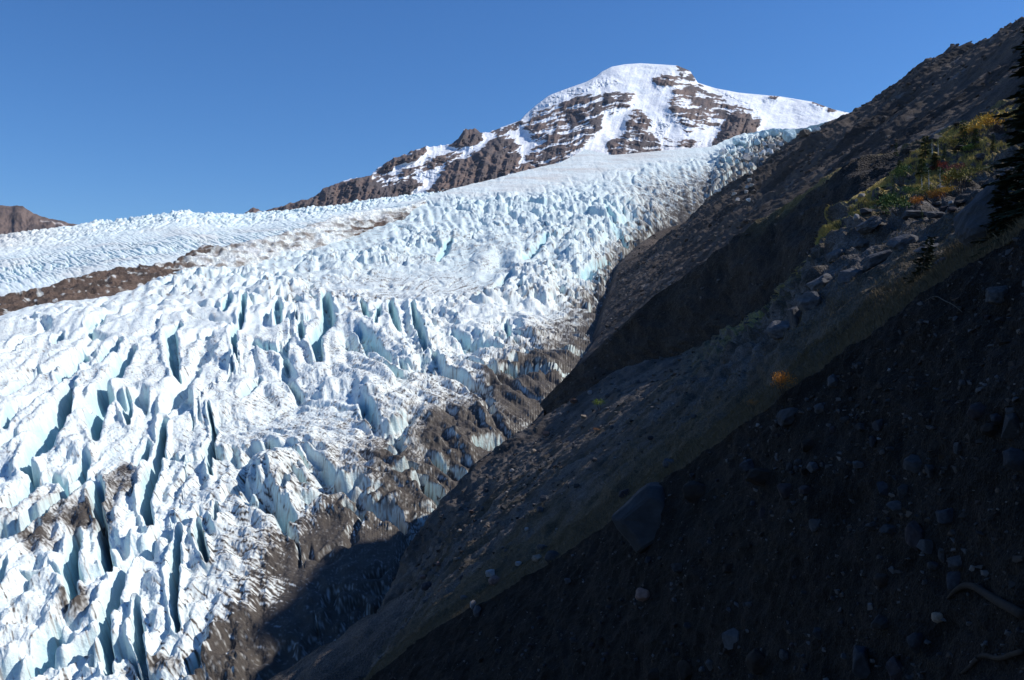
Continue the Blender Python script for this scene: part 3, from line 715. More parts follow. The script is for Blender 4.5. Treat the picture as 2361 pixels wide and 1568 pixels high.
def c_bank(X, U, V, T, x, z):
    y = 0 * x
    t = fbm(x / 12, (y * .6 + z) / 16, 4, 3); t2 = fbm(x / 3.2, (y * .5 + z) / 4, 4, 4)
    scree = mixc(np.broadcast_to(C(.11, .094, .083), X.shape), np.broadcast_to(C(.050, .044, .041), X.shape), sstep(-.3, .35, t))
    scree = mixc(scree, np.broadcast_to(C(.17, .15, .14), X.shape), .7 * sstep(.30, .55, t2))
    grass = mixc(np.broadcast_to(C(.080, .060, .036), X.shape), np.broadcast_to(C(.040, .034, .022), X.shape), sstep(-.2, .4, fbm(x / 7, (y * .5 + z) / 7, 3, 6)))
    rock = mixc(np.broadcast_to(C(.115, .110, .112), X.shape), np.broadcast_to(C(.035, .033, .034), X.shape), sstep(-.3, .35, fbm(x / 5, z / 3, 4, 7)))
    f = np.clip(T - 1, 0, 1)
    out = sstep(1480, 1800, U)
    nzs = np.abs(normals(X)[..., 2]); mixg = .75 + .25 * sstep(-.2, .2, t2)
    gw = np.clip(sstep(.80, .97, f) * .85 + .65 * sstep(-.1, .3, t + .35 * (f - .4)) * sstep(.12, .5, f) * (1 - out) + out * sstep(-.30, .10, -t + .2) * .97 * sstep(.38, .6, nzs) * sstep(.85, .6, f) * mixg, 0, 1)
    c = mixc(scree, rock, out * .9)
    mead = mixc(np.broadcast_to(C(.36, .27, .085), X.shape), np.broadcast_to(C(.17, .16, .05), X.shape), sstep(-.15, .3, fbm(x / 9, z / 9, 3, 8)))
    grass = mixc(grass, mead, out * sstep(.62, .45, f))
    return mixc(c, grass, gw)
BX, BT, BU, BV = patch('grassy_bank', [B_back, B_crest, B_bench, S_crest], 1000, [10, 170, 190],
      [(26, lambda U, V, T: 0 * T + 1.6 + 2.4 * sstep(1480, 1800, U) * sstep(1.02, 1.15, T) * sstep(2.0, 1.6, T), 'n', 1), (1e9, lambda U, V, T: -4 * np.exp(-((T - 1.10) / .05) ** 2) * sstep(1600, 1480, U), 'c', 1), (9, lambda U, V, T: .6 + 2.2 * sstep(1480, 1800, U) * sstep(1.02, 1.15, T) * sstep(2.0, 1.6, T) + 1.6 * sstep(1350, 1000, U) * sstep(1.9, 1.6, T), 'r', 2), (7, amp_D(.9, .2), 'v', 3), (3.2, amp_D(.5, .1), 'r', 4), (2.6, .42, 'n', 5), (.9, .14, 'n', 6)], c_bank, M_near, label='steep stony bank with dry grass and rock ledges', sil=1.)

# eroded face of the near spur, in shade
S_ext = S_crest + [(2800, 235, 28), (3300, -130, 20), (4000, -600, 13)]
S_near = [(u + 3, v + 9, d * .992) for u, v, d in S_ext]
F_mid = [(330,2300,140),(760,2000,108),(900,1830,98),(1050,1700,92),(1200,1600,84),(1350,1500,77),(1470,1420,71),(1600,1330,63),(1700,1270,58),(1850,1180,49.5),(1950,1110,46),(2090,1030,41),(2220,960,36.5),(2361,880,32),(2520,800,28),(2850,640,21.5),(3380,400,14.5),(4100,120,9)]
F_bot = [(420,2900,110),(900,2500,84),(1020,2300,77),(1150,2150,73),(1280,2050,68),(1420,1960,63),(1540,1880,58),(1660,1800,52),(1760,1750,48),(1890,1680,42),(1980,1640,39),(2110,1590,35),(2230,1560,31),(2400,1540,26.5),(2600,1530,22),(2950,1480,16.5),(3480,1420,11),(4200,1400,7)]
F_out = [(u, v + 420, d * .80) for u, v, d in F_bot]
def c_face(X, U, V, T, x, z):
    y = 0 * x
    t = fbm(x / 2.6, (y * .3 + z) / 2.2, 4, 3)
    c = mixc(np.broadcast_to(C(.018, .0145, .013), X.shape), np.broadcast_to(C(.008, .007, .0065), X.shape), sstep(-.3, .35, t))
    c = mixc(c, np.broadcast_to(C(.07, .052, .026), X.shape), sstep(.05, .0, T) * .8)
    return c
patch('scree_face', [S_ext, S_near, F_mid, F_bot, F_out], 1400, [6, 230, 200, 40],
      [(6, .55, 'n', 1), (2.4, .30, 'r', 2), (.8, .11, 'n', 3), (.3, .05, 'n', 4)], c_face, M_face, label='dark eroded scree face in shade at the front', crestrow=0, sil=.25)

# valley ground sheet far below, reaching the horizon
gm = bpy.data.meshes.new('ground'); bm = bmesh.new()
bmesh.ops.create_grid(bm, x_segments=40, y_segments=40, size=7500); bm.to_mesh(gm); bm.free(); gm.materials.append(M_ground)
go = link('ground', gm); go.location = (0, 3500, -330); go['kind'] = 'structure'

# ------------------------------------------------------------------ where a bearing meets the ground
_uv = {}
def hit(u, v, names, r=3.0):
    best = None
    for n in names:
        X = PATCH[n].reshape(-1, 3)
        if n not in _uv:
            a, b = to_uv(X); _uv[n] = (a.astype(f32), b.astype(f32))
        a, b = _uv[n]
        k = np.nonzero((np.abs(a - u) < r) & (np.abs(b - v) < r))[0]
        if len(k) == 0: continue
        i = k[np.argmin(X[k, 1])]
        if best is None or X[i, 1] < best[1]: best = X[i]
    if best is None: return None
    s = best[1]
    return Vector(((u - CU) / FL * s, s, (CV - v) / FL * s))
NEAR = ['grassy_bank', 'scree_face']; HILL = ['grassy_bank', 'scree_face', 'moraine_knoll', 'moraine_hillside']

# ------------------------------------------------------------------ stones
def hull_bm(seed, n=22, box=.55, bevel=.10, sub=1, rough=.05):
    r = np.random.default_rng(seed); bm = bmesh.new()
    p = r.normal(size=(n, 3)); p /= np.linalg.norm(p, axis=1, keepdims=True)
    p = np.sign(p) * np.abs(p) ** (1 - .45 * box) * r.uniform(.82, 1.05, (n, 1))
    for q in p: bm.verts.new(q)
    bmesh.ops.convex_hull(bm, input=bm.verts)
    lone = [v for v in bm.verts if not v.link_faces]; bmesh.ops.delete(bm, geom=lone, context='VERTS')
    bmesh.ops.dissolve_limit(bm, angle_limit=.32, verts=bm.verts, edges=bm.edges)
    if bevel: bmesh.ops.bevel(bm, geom=list(bm.edges), offset=bevel, segments=1, affect='EDGES', clamp_overlap=True)
    bmesh.ops.triangulate(bm, faces=bm.faces)
    for _ in range(sub):
        bmesh.ops.subdivide_edges(bm, edges=bm.edges, cuts=1, use_grid_fill=True)
    c = np.array([v.co for v in bm.verts])
    if rough:
        k = fbm(c[:, 0] * 2.1 + seed, c[:, 1] * 2.1 + c[:, 2] * 1.3, 4, seed); k2 = fbm(c[:, 2] * 2.3 - seed, c[:, 0] * 2 + c[:, 1], 4, seed + 3)
        for v, a, b in zip(bm.verts, k, k2): v.co *= 1 + rough * (a + b)
    c = np.array([v.co for v in bm.verts]); lo, hi = c.min(0), c.max(0)
    for v in bm.verts:
        for i in range(3): v.co[i] = (v.co[i] - (lo[i] + hi[i]) / 2) / (hi[i] - lo[i]) * 2
    return bm
STONE = {'pale': plain_mat('pale_stone_shaded', (0.058, 0.060, 0.067), .3, 2.2, .5, .1), 'grey': plain_mat('grey_stone_shaded', (0.035, 0.036, 0.041), .35, 2.2, .5, .1),  # pale, grey, slate, brown, mauve darkened as in shade; tan, pink, white kept bright
         'brown': plain_mat('brown_stone_shaded', (0.023, 0.018, 0.016), .35, 2.2, .5, .1), 'mauve': plain_mat('mauve_stone_shaded', (0.034, 0.029, 0.034), .3, 2.2, .5, .1),
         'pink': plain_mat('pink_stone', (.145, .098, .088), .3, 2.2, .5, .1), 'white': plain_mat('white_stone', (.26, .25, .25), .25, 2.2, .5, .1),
         'slate': plain_mat('slate_blue_stone_shaded', (0.029, 0.032, 0.041), .3, 2.0, .5, .1), 'tan': plain_mat('tan_stone', (.20, .165, .135), .3, 2.2, .5, .1),
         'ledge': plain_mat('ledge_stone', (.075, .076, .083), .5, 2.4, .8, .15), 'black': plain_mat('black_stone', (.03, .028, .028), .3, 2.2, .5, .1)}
def finish(bm, name, mat, smooth=False):
    me = bpy.data.meshes.new(name); bm.to_mesh(me); bm.free(); me.materials.append(mat)
    if smooth: me.polygons.foreach_set('use_smooth', np.ones(len(me.polygons), bool))
    return me
LIB = {}
def stone_mesh(colr, k, shape='angular'):
    key = (colr, k, shape)
    if key not in LIB:
        pr = dict(angular=dict(n=18, box=.6, bevel=.07, sub=2, rough=.05), round=dict(n=40, box=.2, bevel=.16, sub=2, rough=.05), rough=dict(n=24, box=.4, bevel=.06, sub=2, rough=.13))[shape]
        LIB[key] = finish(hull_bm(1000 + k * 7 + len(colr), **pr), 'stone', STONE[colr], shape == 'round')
    return LIB[key]
def place_stone(name, me, u, v, w, h, label, cat='stone', group=None, names=NEAR, depth=.9, sink=.25, roll=None, d=None):
    p = hit(u, v, names, 4) if d is None else Vector(tuple(W(u, v, d)))
    if p is None: return None
    s = p.y / FL; rx, rz = w * s / 2, h * s / 2; ry = (rx + rz) / 2 * depth
    o = bpy.data.objects.new(name, me); COL.objects.link(o)
    dirv = p.normalized()
    o.location = p + dirv * ry * (sink * 2 - .55) * .8
    o.scale = (rx, ry, rz)
    o.rotation_euler = (random.uniform(-.15, .15), random.uniform(-.2, .2) if roll is None else roll, random.uniform(-.2, .2))
    return tag(o, label, cat, group)
def FZ(a, b): return 1383.4 + .4141 * a, 922.3 + .4141 * b
TRACED = [  # place on the shaded face, size, colour, shape, label
 (1050,92,104,84,'pale','rough','pale two lobed rock just under the grass edge of the dark face'),
 (1035,140,42,26,'grey','angular','small flat grey stone directly below the pale two lobed rock'),
 (1225,45,60,52,'pale','rough','pale notched stone high on the dark face right of the two lobed rock'),
 (1365,110,50,30,'grey','round','oval grey stone on the upper dark face below the notched pale stone'),
 (1455,150,56,36,'grey','angular','wide grey stone in the row of three on the upper dark face'),
 (1552,140,50,60,'slate','angular','upright blue grey stone ending the row of three on the upper dark face'),
 (1520,230,30,50,'slate','angular','narrow upright blue grey stone below the row of three'),
 (1620,272,46,22,'grey','round','thin lens shaped grey stone on the upper middle of the dark face'),
 (1155,255,60,60,'brown','rough','dull brown block sunk in the upper dark face'),
 (832,368,100,62,'slate','rough','blue grey slab lying on top of a broad brown block right of the giant boulder'),
 (900,432,150,92,'brown','rough','broad brown block under a blue grey slab right of the giant boulder'),
 (1045,505,90,76,'mauve','round','rounded mauve brown boulder below a cluster of small pale stones'),
 (1150,500,70,44,'mauve','angular','low mauve stone touching the right of the rounded mauve brown boulder'),
 (1190,376,60,50,'pale','angular','pale wedge stone right of the small stone cluster on the dark face'),
 (1055,376,38,50,'grey','angular','grey stone at the left of the small stone cluster on the dark face'),
 (1105,346,40,30,'grey','round','round grey stone topping the small stone cluster on the dark face'),
 (1095,382,30,30,'grey','round','round grey pebble in the middle of the small stone cluster on the dark face'),
 (1138,400,44,32,'brown','angular','brown stone at the lower right of the small stone cluster on the dark face'),
 (1440,360,56,36,'pale','angular','pale tilted stone alone in the middle of the dark face'),
 (1760,358,120,86,'pale','rough','large pale jagged rock on the right half of the dark face'),
 (1840,396,50,60,'grey','angular','grey block leaning on the right of the large pale jagged rock'),
 (1990,270,36,60,'pale','angular','pale upright stone high on the right of the dark face'),
 (2110,66,100,92,'mauve','round','big rounded mauve boulder near the right frame edge under the grass'),
 (2210,106,72,50,'slate','angular','blue grey stone between two boulders near the right frame edge'),
 (2300,150,112,128,'grey','angular','big grey boulder cut by the right frame edge below the grass'),
 (2180,166,92,70,'brown','round','dark brown boulder below the big rounded mauve boulder'),
 (2322,330,112,110,'slate','round','smooth blue grey boulder cut by the right frame edge midway up the face'),
 (1580,496,72,70,'slate','angular','dark blue grey stone left of a tall narrow stone on the dark face'),
 (1690,512,56,74,'grey','angular','tall narrow grey stone below the large pale jagged rock'),
 (1650,596,92,58,'pale','angular','pale wedge boulder with flat top in the centre right of the dark face'),
 (1935,650,104,90,'slate','angular','clean edged blue grey cube of rock on the right of the dark face'),
 (1762,757,100,138,'mauve','rough','tall mauve boulder standing in the right half of the dark face'),
 (1826,816,84,66,'pale','angular','pale angular stone resting against the foot of the tall mauve boulder'),
 (1520,700,72,46,'grey','rough','low grey stone left of a long grey slab on the dark face'),
 (1615,722,92,50,'grey','angular','long tilted grey slab left of the tall mauve boulder'),
 (1200,696,56,60,'pale','rough','pale curved stone alone in the middle of the dark face below the mauve brown boulder'),
 (905,630,32,58,'mauve','angular','narrow mauve stone standing right of the giant boulder'),
 (1985,900,92,72,'pale','rough','pale jagged rock below the blue grey cube near the right edge'),
 (1905,870,30,70,'grey','angular','thin standing grey stone left of the pale jagged rock near the right edge'),
 (1982,1010,92,104,'slate','round','tall rounded blue grey boulder behind the thick curved root'),
 (1855,925,52,40,'grey','round','grey stone pair member below the thin standing grey stone'),
 (1575,1002,82,60,'brown','round','rounded brown boulder left of the thick curved root'),
 (436,936,62,50,'grey','angular','grey stone below the giant boulder on the left of the dark face'),
 (716,936,56,42,'brown','angular','brown stone right of the grey stone below the giant boulder'),
 (240,1086,76,70,'pink','angular','pinkish pointed stone at the left end of the dark face'),
 (830,1140,36,26,'pale','round','tiny pale round stone in the lower middle of the dark face'),
 (735,1336,82,100,'pale','angular','pale sharp edged block low on the dark face'),
 (1565,1236,92,70,'grey','rough','grey jagged rock low on the dark face between two roots'),
 (1887,1210,62,48,'tan','round','tan oval stone under the thick curved root'),
 (1765,1350,92,96,'slate','round','blue grey bowl shaped boulder low on the right of the dark face'),
 (1460,1456,104,140,'slate','angular','big blue grey flat sided boulder at the bottom of the frame'),
 (1655,1500,110,112,'mauve','rough','mauve rock with a raised horn at the bottom of the frame'),
 (1210,1300,56,56,'grey','angular','grey five sided stone low in the middle of the dark face'),
 (880,1456,102,110,'brown','round','big rounded brown boulder at the bottom of the frame'),
 (1025,1420,46,52,'grey','rough','grey stone right of the big rounded brown boulder at the bottom'),
 (480,1506,82,100,'brown','angular','square brown block at the bottom left of the dark face'),
 (310,1532,82,62,'brown','round','low rounded brown stone left of the square brown block'),
 (610,1476,40,52,'pale','angular','pale chip of stone right of the square brown block'),
 (535,520,132,102,'brown','round','dark rounded boulder tucked behind the right side of the giant boulder'),
 (390,352,72,46,'pale','rough','pale stone in the grass just above the giant boulder'),
 (2214,-583,98,86,'ledge','rough','pale grey rounded stone alone under the grass edge at upper right of the face'),
 (2230,-448,46,22,'grey','angular','small flat grey stone below the lone pale grey rounded stone'),
 (1308,-105,78,62,'pale','angular','pale stone close under the grass edge left of the twig'),
]
for i, (a, b, w, h, c, sh, lab) in enumerate(TRACED):
    u, v = FZ(a, b)
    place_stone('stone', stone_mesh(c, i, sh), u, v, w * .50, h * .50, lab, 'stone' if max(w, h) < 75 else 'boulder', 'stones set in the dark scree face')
# the giant boulder on the rim
gb = bmesh.new()
_o = [(-.98, -.05), (-.55, .38), (-.02, .88), (.30, .95), (.82, .50), (.95, .30), (.85, -.35), (.62, -.60), (.15, -.78), (-.35, -.95), (-.72, -.55)]
for yy_, k_ in ((-.80, .72), (-.45, .98), (.5, 1.0), (1., .7)):
    for i_, (a_, b_) in enumerate(_o): gb.verts.new((a_ * k_ + .05 * math.sin(i_ * 2.7 + yy_ * 3), yy_ + .16 * math.sin(i_ * 1.9) + .12 * b_, b_ * k_ + .05 * math.cos(i_ * 3.1)))
bmesh.ops.convex_hull(gb, input=gb.verts); bmesh.ops.delete(gb, geom=[v_ for v_ in gb.verts if not v_.link_faces], context='VERTS')
bmesh.ops.dissolve_limit(gb, angle_limit=.25, verts=gb.verts, edges=gb.edges)
bmesh.ops.bevel(gb, geom=list(gb.edges), offset=.05, segments=1, affect='EDGES', clamp_overlap=True); bmesh.ops.triangulate(gb, faces=gb.faces)
for _ in range(3): bmesh.ops.subdivide_edges(gb, edges=gb.edges, cuts=1, use_grid_fill=True)
_c = np.array([v_.co for v_ in gb.verts]); _k = fbm(_c[:, 0] * 2.2, _c[:, 2] * 2.2 + _c[:, 1], 5, 88)
for v_, k_ in zip(gb.verts, _k): v_.co *= 1 + .07 * k_
o = place_stone('boulder', finish(gb, 'boulder', plain_mat('giant_boulder_rock', (0.039, 0.041, 0.046), .35, 1.6, .5, .15)), 1500, 1188, 186, 156, 'giant dark grey boulder overhanging the rim between grass strip and dark face', 'boulder', 'stones set in the dark scree face', depth=.9, sink=.3, roll=-.05)
# loose stones between them
rs = np.random.default_rng(21)
cols = ['grey', 'grey', 'slate', 'brown', 'pale', 'mauve']
n = 0
while n < 120:
    u, v = rs.uniform(950, 2355), rs.uniform(640, 1560)
    edge = np.interp(u, [p[0] for p in S_crest], [p[1] for p in S_crest])
    if v < edge + 22: continue
    k = 'left' if u < 1650 else 'right'
    w = rs.uniform(7, 15) * (1 if rs.random() < .8 else 1.4)
    c = cols[rs.integers(0, 6)]
    word = {'grey': 'grey', 'slate': 'blue grey', 'brown': 'brown', 'pale': 'pale grey', 'mauve': 'mauve'}[c]
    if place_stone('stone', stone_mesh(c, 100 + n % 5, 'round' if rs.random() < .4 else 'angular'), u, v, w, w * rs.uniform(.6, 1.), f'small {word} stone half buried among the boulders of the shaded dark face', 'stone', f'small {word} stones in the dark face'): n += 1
# stones along the stony bank
BANK = [(1305,900,13,9,'tan'),(1322,925,18,10,'pink'),(1360,905,10,8,'white'),(1400,912,12,9,'pale'),(1260,1000,16,9,'pink'),(1180,1085,10,8,'white'),(1230,1040,12,9,'tan'),(1120,1130,12,8,'pale'),
        (1085,1180,10,8,'pink'),(1060,1225,12,9,'tan'),(1245,1175,14,12,'pale'),(1255,1150,18,14,'pale'),(1275,1285,34,26,'grey'),(1238,1287,22,16,'tan'),(1250,1262,24,12,'pale'),(1140,1340,26,22,'pink'),
        (1130,1322,20,14,'white'),(1090,1395,14,18,'white'),(1100,1410,18,24,'pale'),(985,1352,24,18,'mauve'),(975,1330,14,8,'pink'),(1070,1378,18,10,'pale'),(1440,1140,28,22,'mauve'),(1195,1300,14,9,'white'),
        (1410,985,10,8,'pale'),(1345,960,12,8,'tan'),(1470,880,10,8,'pale'),(1500,1010,14,9,'grey'),(1600,960,12,9,'pale'),(1290,955,9,7,'white'),(1210,1120,9,7,'tan'),(1160,1170,12,8,'grey'),(1330,1120,14,9,'grey'),(1010,1300,10,8,'pink'),(1215,1220,10,8,'white'),(1050,1290,10,8,'tan'),(1370,1060,12,8,'grey')]
for i, (u, v, w, h, c) in enumerate(BANK):
    word = {'tan': 'tan', 'pink': 'pinkish', 'white': 'whitish', 'pale': 'pale grey', 'grey': 'grey', 'mauve': 'mauve'}[c]
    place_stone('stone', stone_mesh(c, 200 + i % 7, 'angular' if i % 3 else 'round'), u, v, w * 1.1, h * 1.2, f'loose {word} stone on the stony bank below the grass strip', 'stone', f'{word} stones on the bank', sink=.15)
# outcrop rocks
def OZ(a, b): return 1959.9 + .1838 * a, 230.6 + .1838 * b
OUT = [(1060,490,240,100,'pale','rough','pale rubble outcrop behind the small fir with two bare trunks'),(1640,745,190,110,'pale','rough','pale ribbed rock ledge above the golden meadow near the big fir'),
 (740,850,100,46,'white','rough','whitish low rock beside the round green bush'),(150,1200,110,60,'white','angular','whitish angular rock on the left brink of the outcrop'),(95,1255,60,44,'white','angular','smaller whitish rock just below the angular one on the left brink'),
 (205,1400,170,90,'pale','rough','broad pale rock below the left brink of the outcrop'),(80,1480,70,110,'white','angular','whitish upright rock at the lower left brink of the outcrop'),(800,1440,330,120,'ledge','rough','long grey rock ledge under the green shrub mass'),
 (880,1440,150,100,'mauve','round','rounded mauve rock on the long grey ledge'),(1262,1290,54,50,'white','round','small whitish round stone on the ledge near the big knob'),(1180,1365,110,66,'mauve','angular','mauve rock right of the long grey ledge'),
 (1275,1375,110,76,'mauve','round','rounded mauve rock touching the one right of the ledge'),(1095,1305,140,60,'ledge','rough','low grey rock under the orange bush'),(1380,1290,150,70,'black','rough','blackish rock in front of the big knob'),
 (1440,600,260,40,'pale','rough','flat pale rock slab in the grass behind the dark fir'),(1060,1450,240,110,'ledge','rough','grey rock shelf at the foot of the outcrop'),(1340,300,90,50,'black','angular','blackish block on the scree above the dark fir'),(700,640,120,70,'black','rough','blackish crag beside the small dark fir on the knoll')]
for i, (a, b, w, h, c, sh, lab) in enumerate(OUT):
    u, v = OZ(a, b)
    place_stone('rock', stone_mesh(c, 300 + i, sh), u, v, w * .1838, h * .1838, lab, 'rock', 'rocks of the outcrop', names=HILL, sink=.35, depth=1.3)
LOW = [(1900,655,70,46),(1960,640,60,40),(2030,600,80,44),(1870,700,60,60),(2080,560,70,36),(2140,575,60,30),(1990,560,50,30),(1840,735,40,60),(1930,590,44,30),(2170,610,60,30),(1800,760,60,40),(2005,520,60,34)]
for i, (u, v, w, h) in enumerate(LOW):
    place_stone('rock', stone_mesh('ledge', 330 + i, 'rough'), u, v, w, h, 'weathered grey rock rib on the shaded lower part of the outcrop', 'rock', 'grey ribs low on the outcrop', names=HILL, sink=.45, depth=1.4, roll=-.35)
kb = hull_bm(777, 34, .3, .08, 3, .12)
kn = finish(kb, 'rock_knob', plain_mat('knob_rock', (.060, .062, .070), .4, 1.6, .8, .3))
place_stone('rock', kn, 2310, 500, 160, 210, 'big blue grey rock knob beside the tall dark fir', 'rock', names=NEAR, d=47, depth=1.0, roll=.5)

# ice blocks
M_block = terrain_mat('ice_block', [(1.2, 'n'), (4., 'n')], .15, .5, .2, .7, .3)
def ice_mesh(seed, colr):
    bm = hull_bm(seed, 18, .5, .05, 2, .10); me = finish(bm, 'ice_block', M_block)
    a = me.color_attributes.new('tint', 'FLOAT_COLOR', 'POINT'); n_ = len(me.vertices)
    co = np.empty(n_ * 3, f32); me.vertices.foreach_get('co', co); co = co.reshape(-1, 3)
    k = sstep(-.2, .6, fbm(co[:, 0] * 1.5 + seed, co[:, 2] * 1.5 + co[:, 1], 4, seed))
    c = np.ones((n_, 4), f32); c[:, :3] = mixc(np.broadcast_to(colr, (n_, 3)), np.broadcast_to(colr * C(.55, .55, .58), (n_, 3)), k); a.data.foreach_set('color', c.ravel())
    return me
IB = [(545,320,110,'b'),(640,340,70,'b'),(350,480,120,'w'),(490,480,60,'b'),(955,220,110,'b'),(1110,200,130,'b'),(1340,240,180,'b'),(1560,200,150,'d'),(860,330,90,'b'),(965,355,60,'w'),(1070,400,100,'g'),(1040,480,90,'w'),(685,570,120,'g'),(900,510,50,'w'),
 (950,490,70,'w'),(770,510,50,'w'),(830,600,100,'g'),(760,670,70,'w'),(920,590,60,'g'),(1210,370,50,'w'),(1180,340,60,'g'),(1160,440,60,'g'),(1270,300,50,'g'),(1720,150,60,'w'),(1770,140,50,'w'),(1630,150,60,'b'),(850,870,70,'d'),(760,800,50,'g'),
 (740,900,60,'g'),(770,980,60,'g'),(700,1000,50,'g'),(800,1070,70,'d'),(690,1070,50,'g'),(240,1060,50,'w'),(290,1050,50,'w'),(510,1110,60,'g'),(560,1190,60,'g'),(720,1200,60,'w'),(560,620,70,'b'),(430,600,80,'b'),(640,450,60,'b')]
ICOL = {'b': (C(.52, .70, .76), 'pale blue'), 'w': (C(.72, .74, .75), 'white'), 'g': (C(.40, .39, .38), 'dusty grey'), 'd': (C(.06, .05, .045), 'debris black')}
for i, (a, b, w, t) in enumerate(IB):
    u, v = 1614 + .1544 * a, 276.7 + .1544 * b
    r = w * .1544 * 1.15
    m_ = LIB.setdefault(('ice', t, i % 6), None) or LIB.__setitem__(('ice', t, i % 6), ice_mesh(50 + i, ICOL[t][0])) or LIB[('ice', t, i % 6)]
    place_stone('ice_block', m_, u, v, r, r * rs.uniform(.8, 1.15), f'{ICOL[t][1]} ice block fallen at the edge of the icefall below the peak', 'ice block', f'{ICOL[t][1]} blocks of the icefall', names=['glacier', 'moraine_hillside'], sink=.3)
place_stone('ice_block', ice_mesh(901, C(.66, .76, .80)), 2050, 236, 22, 22, 'white ice block peeking over the lower dark skyline', 'ice block', d=2040)
place_stone('ice_block', ice_mesh(902, C(.55, .72, .76)), 2293, 106, 26, 20, 'turquoise ice block peeking over the upper dark skyline', 'ice block', d=1190)

# ------------------------------------------------------------------ plants
M_bark = plain_mat('bark', (.07, .055, .045), .3, 6, .4); M_dead = plain_mat('bare_pale_wood', (.42, .40, .37), .2, 6, .3)
M_dkneedle = plain_mat('dark_fir_needles', (.030, .042, .022), .45, 1.2, 0); M_needle = plain_mat('fir_needles', (.065, .105, .038), .45, 2, 0)
def leafm(n_, c): return plain_mat(n_, c, .45, 2.5, 0)
LEAF = {'olive': leafm('olive_leaves', (.21, .19, .05)), 'orange': leafm('orange_leaves', (.50, .21, .035)), 'gold': leafm('golden_leaves', (.52, .32, .05)), 'red': leafm('red_leaves', (.62, .10, .04)), 'maroon': leafm('maroon_leaves', (.18, .06, .055)),
        'green': leafm('green_leaves', (.075, .12, .035)), 'lime': leafm('bright_green_leaves', (.14, .19, .04)), 'rust': leafm('rust_leaves', (.38, .17, .04))}
class MB:
    def __init__(s): s.v = []; s.f = []
    def kite(s, p, d, n, L, w):
        d = d.normalized(); t = d.cross(n)
        if t.length < 1e-4: t = d.orthogonal()
        t.normalize(); k = len(s.v)
        s.v += [p, p + d * L * .45 + t * w, p + d * L, p + d * L * .45 - t * w]; s.f.append((k, k + 1, k + 2, k + 3))
    def tube(s, pts, rad, n=7):
        k0 = len(s.v); pts = [Vector(p) for p in pts]
        for i, p in enumerate(pts):
            d = (pts[min(i + 1, len(pts) - 1)] - pts[max(i - 1, 0)]).normalized(); a = d.orthogonal().normalized(); b = d.cross(a)
            for j in range(n):
                q = 2 * math.pi * j / n; s.v.append(p + (a * math.cos(q) + b * math.sin(q)) * rad[i])
        for i in range(len(pts) - 1):
            for j in range(n):
                s.f.append((k0 + i * n + j, k0 + i * n + (j + 1) % n, k0 + (i + 1) * n + (j + 1) % n, k0 + (i + 1) * n + j))
        k = len(s.v); s.v.append(pts[-1] + (pts[-1] - pts[-2]).normalized() * rad[-1]); s.f += [(k0 + (len(pts) - 1) * n + j, k0 + (len(pts) - 1) * n + (j + 1) % n, k) for j in range(n)]
    def mesh(s, name, mat, smooth=False):
        me = bpy.data.meshes.new(name); me.from_pydata(s.v, [], s.f); me.materials.append(mat)
        if smooth: me.polygons.foreach_set('use_smooth', np.ones(len(me.polygons), bool))
        me.update(); return me
def conifer_meshes(H, R, seed, levels, perb, sprays, slen, bare=.06, needle=None, asym=0.):
    r = random.Random(seed); T = MB(); Cn = MB()
    lean = Vector((r.uniform(-.03, .03), r.uniform(-.03, .03), 0))
    trunk = [Vector((0, 0, -.05 * H)) + lean * 0] + [Vector((lean.x * H * t, lean.y * H * t, H * t)) for t in (.0, .2, .45, .7, .9, .985)]
    T.tube(trunk, [H * .021, H * .019, H * .016, H * .012, H * .007, H * .003, H * .001])
    for l in range(levels):
        t = bare + (1 - bare) * (l + r.random() * .7) / levels
        if t > .985: continue
        reach = R * (1 - t) ** .78 * (.70 + .22 * math.sin(l * 2.1) + .2 * r.uniform(-1, 1)) + .012 * H
        for b in range(perb):
            az = r.uniform(0, 6.283); L = reach * r.uniform(.55, 1.15)
            up = .30 * t - .22 + r.uniform(-.10, .10)
            base = Vector((lean.x * H * t, lean.y * H * t, H * t)); d = Vector((math.cos(az), math.sin(az), up))
            if L > .12 * R: T.tube([base, base + d * L * .5 + Vector((0, 0, -.04 * L)), base + d * L * .95 + Vector((0, 0, -.06 * L))], [H * .004, H * .0025, H * .001], 4)
            ns = max(3, int(sprays * L / R + 2))
            for k in range(ns):
                f = .12 + .88 * (k + r.random()) / ns
                p = base + d * L * f + Vector((0, 0, -.10 * L * f * f + .10 * L * max(0, f - .6)))
                side = d.cross(Vector((0, 0, 1))).normalized() * (1 if k % 2 else -1)
                dd = (d * r.uniform(.5, 1.1) + side * r.uniform(.2, 1.) * (1.15 - f) + Vector((0, 0, r.uniform(-.35, .15))))
                Cn.kite(p, dd, Vector((r.uniform(-.5, .5), r.uniform(-.5, .5), 1)), slen * r.uniform(.6, 1.3) * (1.1 - .35 * f), slen * .21 * r.uniform(.7, 1.4))
    return T.mesh('trunk', M_bark, True), Cn.mesh('crown', needle or M_needle)
def thing(name, label, cat, loc, group=None):
    o = bpy.data.objects.new(name, None); COL.objects.link(o); o.location = loc; o.empty_display_size = .2
    return tag(o, label, cat, group)
FIRS = [conifer_meshes(1, .30, 40 + i, 15, 6, 9, .13) for i in range(4)]
def fir(u, vb, hpx, wr, label, group=None, needle=None, variant=0, names=HILL, d=None):
    p = hit(u, vb, names, 4) if d is None else Vector(tuple(W(u, vb, d)))
    if p is None: print('MISS fir', u, vb); return
    H = 1.2 * hpx * p.y / FL
    t = thing('fir_tree', label, 'tree', p, group); t.scale = (H * wr, H * wr, H); t.rotation_euler = (0, 0, random.uniform(0, 6))
    tm, cm = FIRS[variant % 4]
    link('trunk', tm, t); link('crown', cm, t)
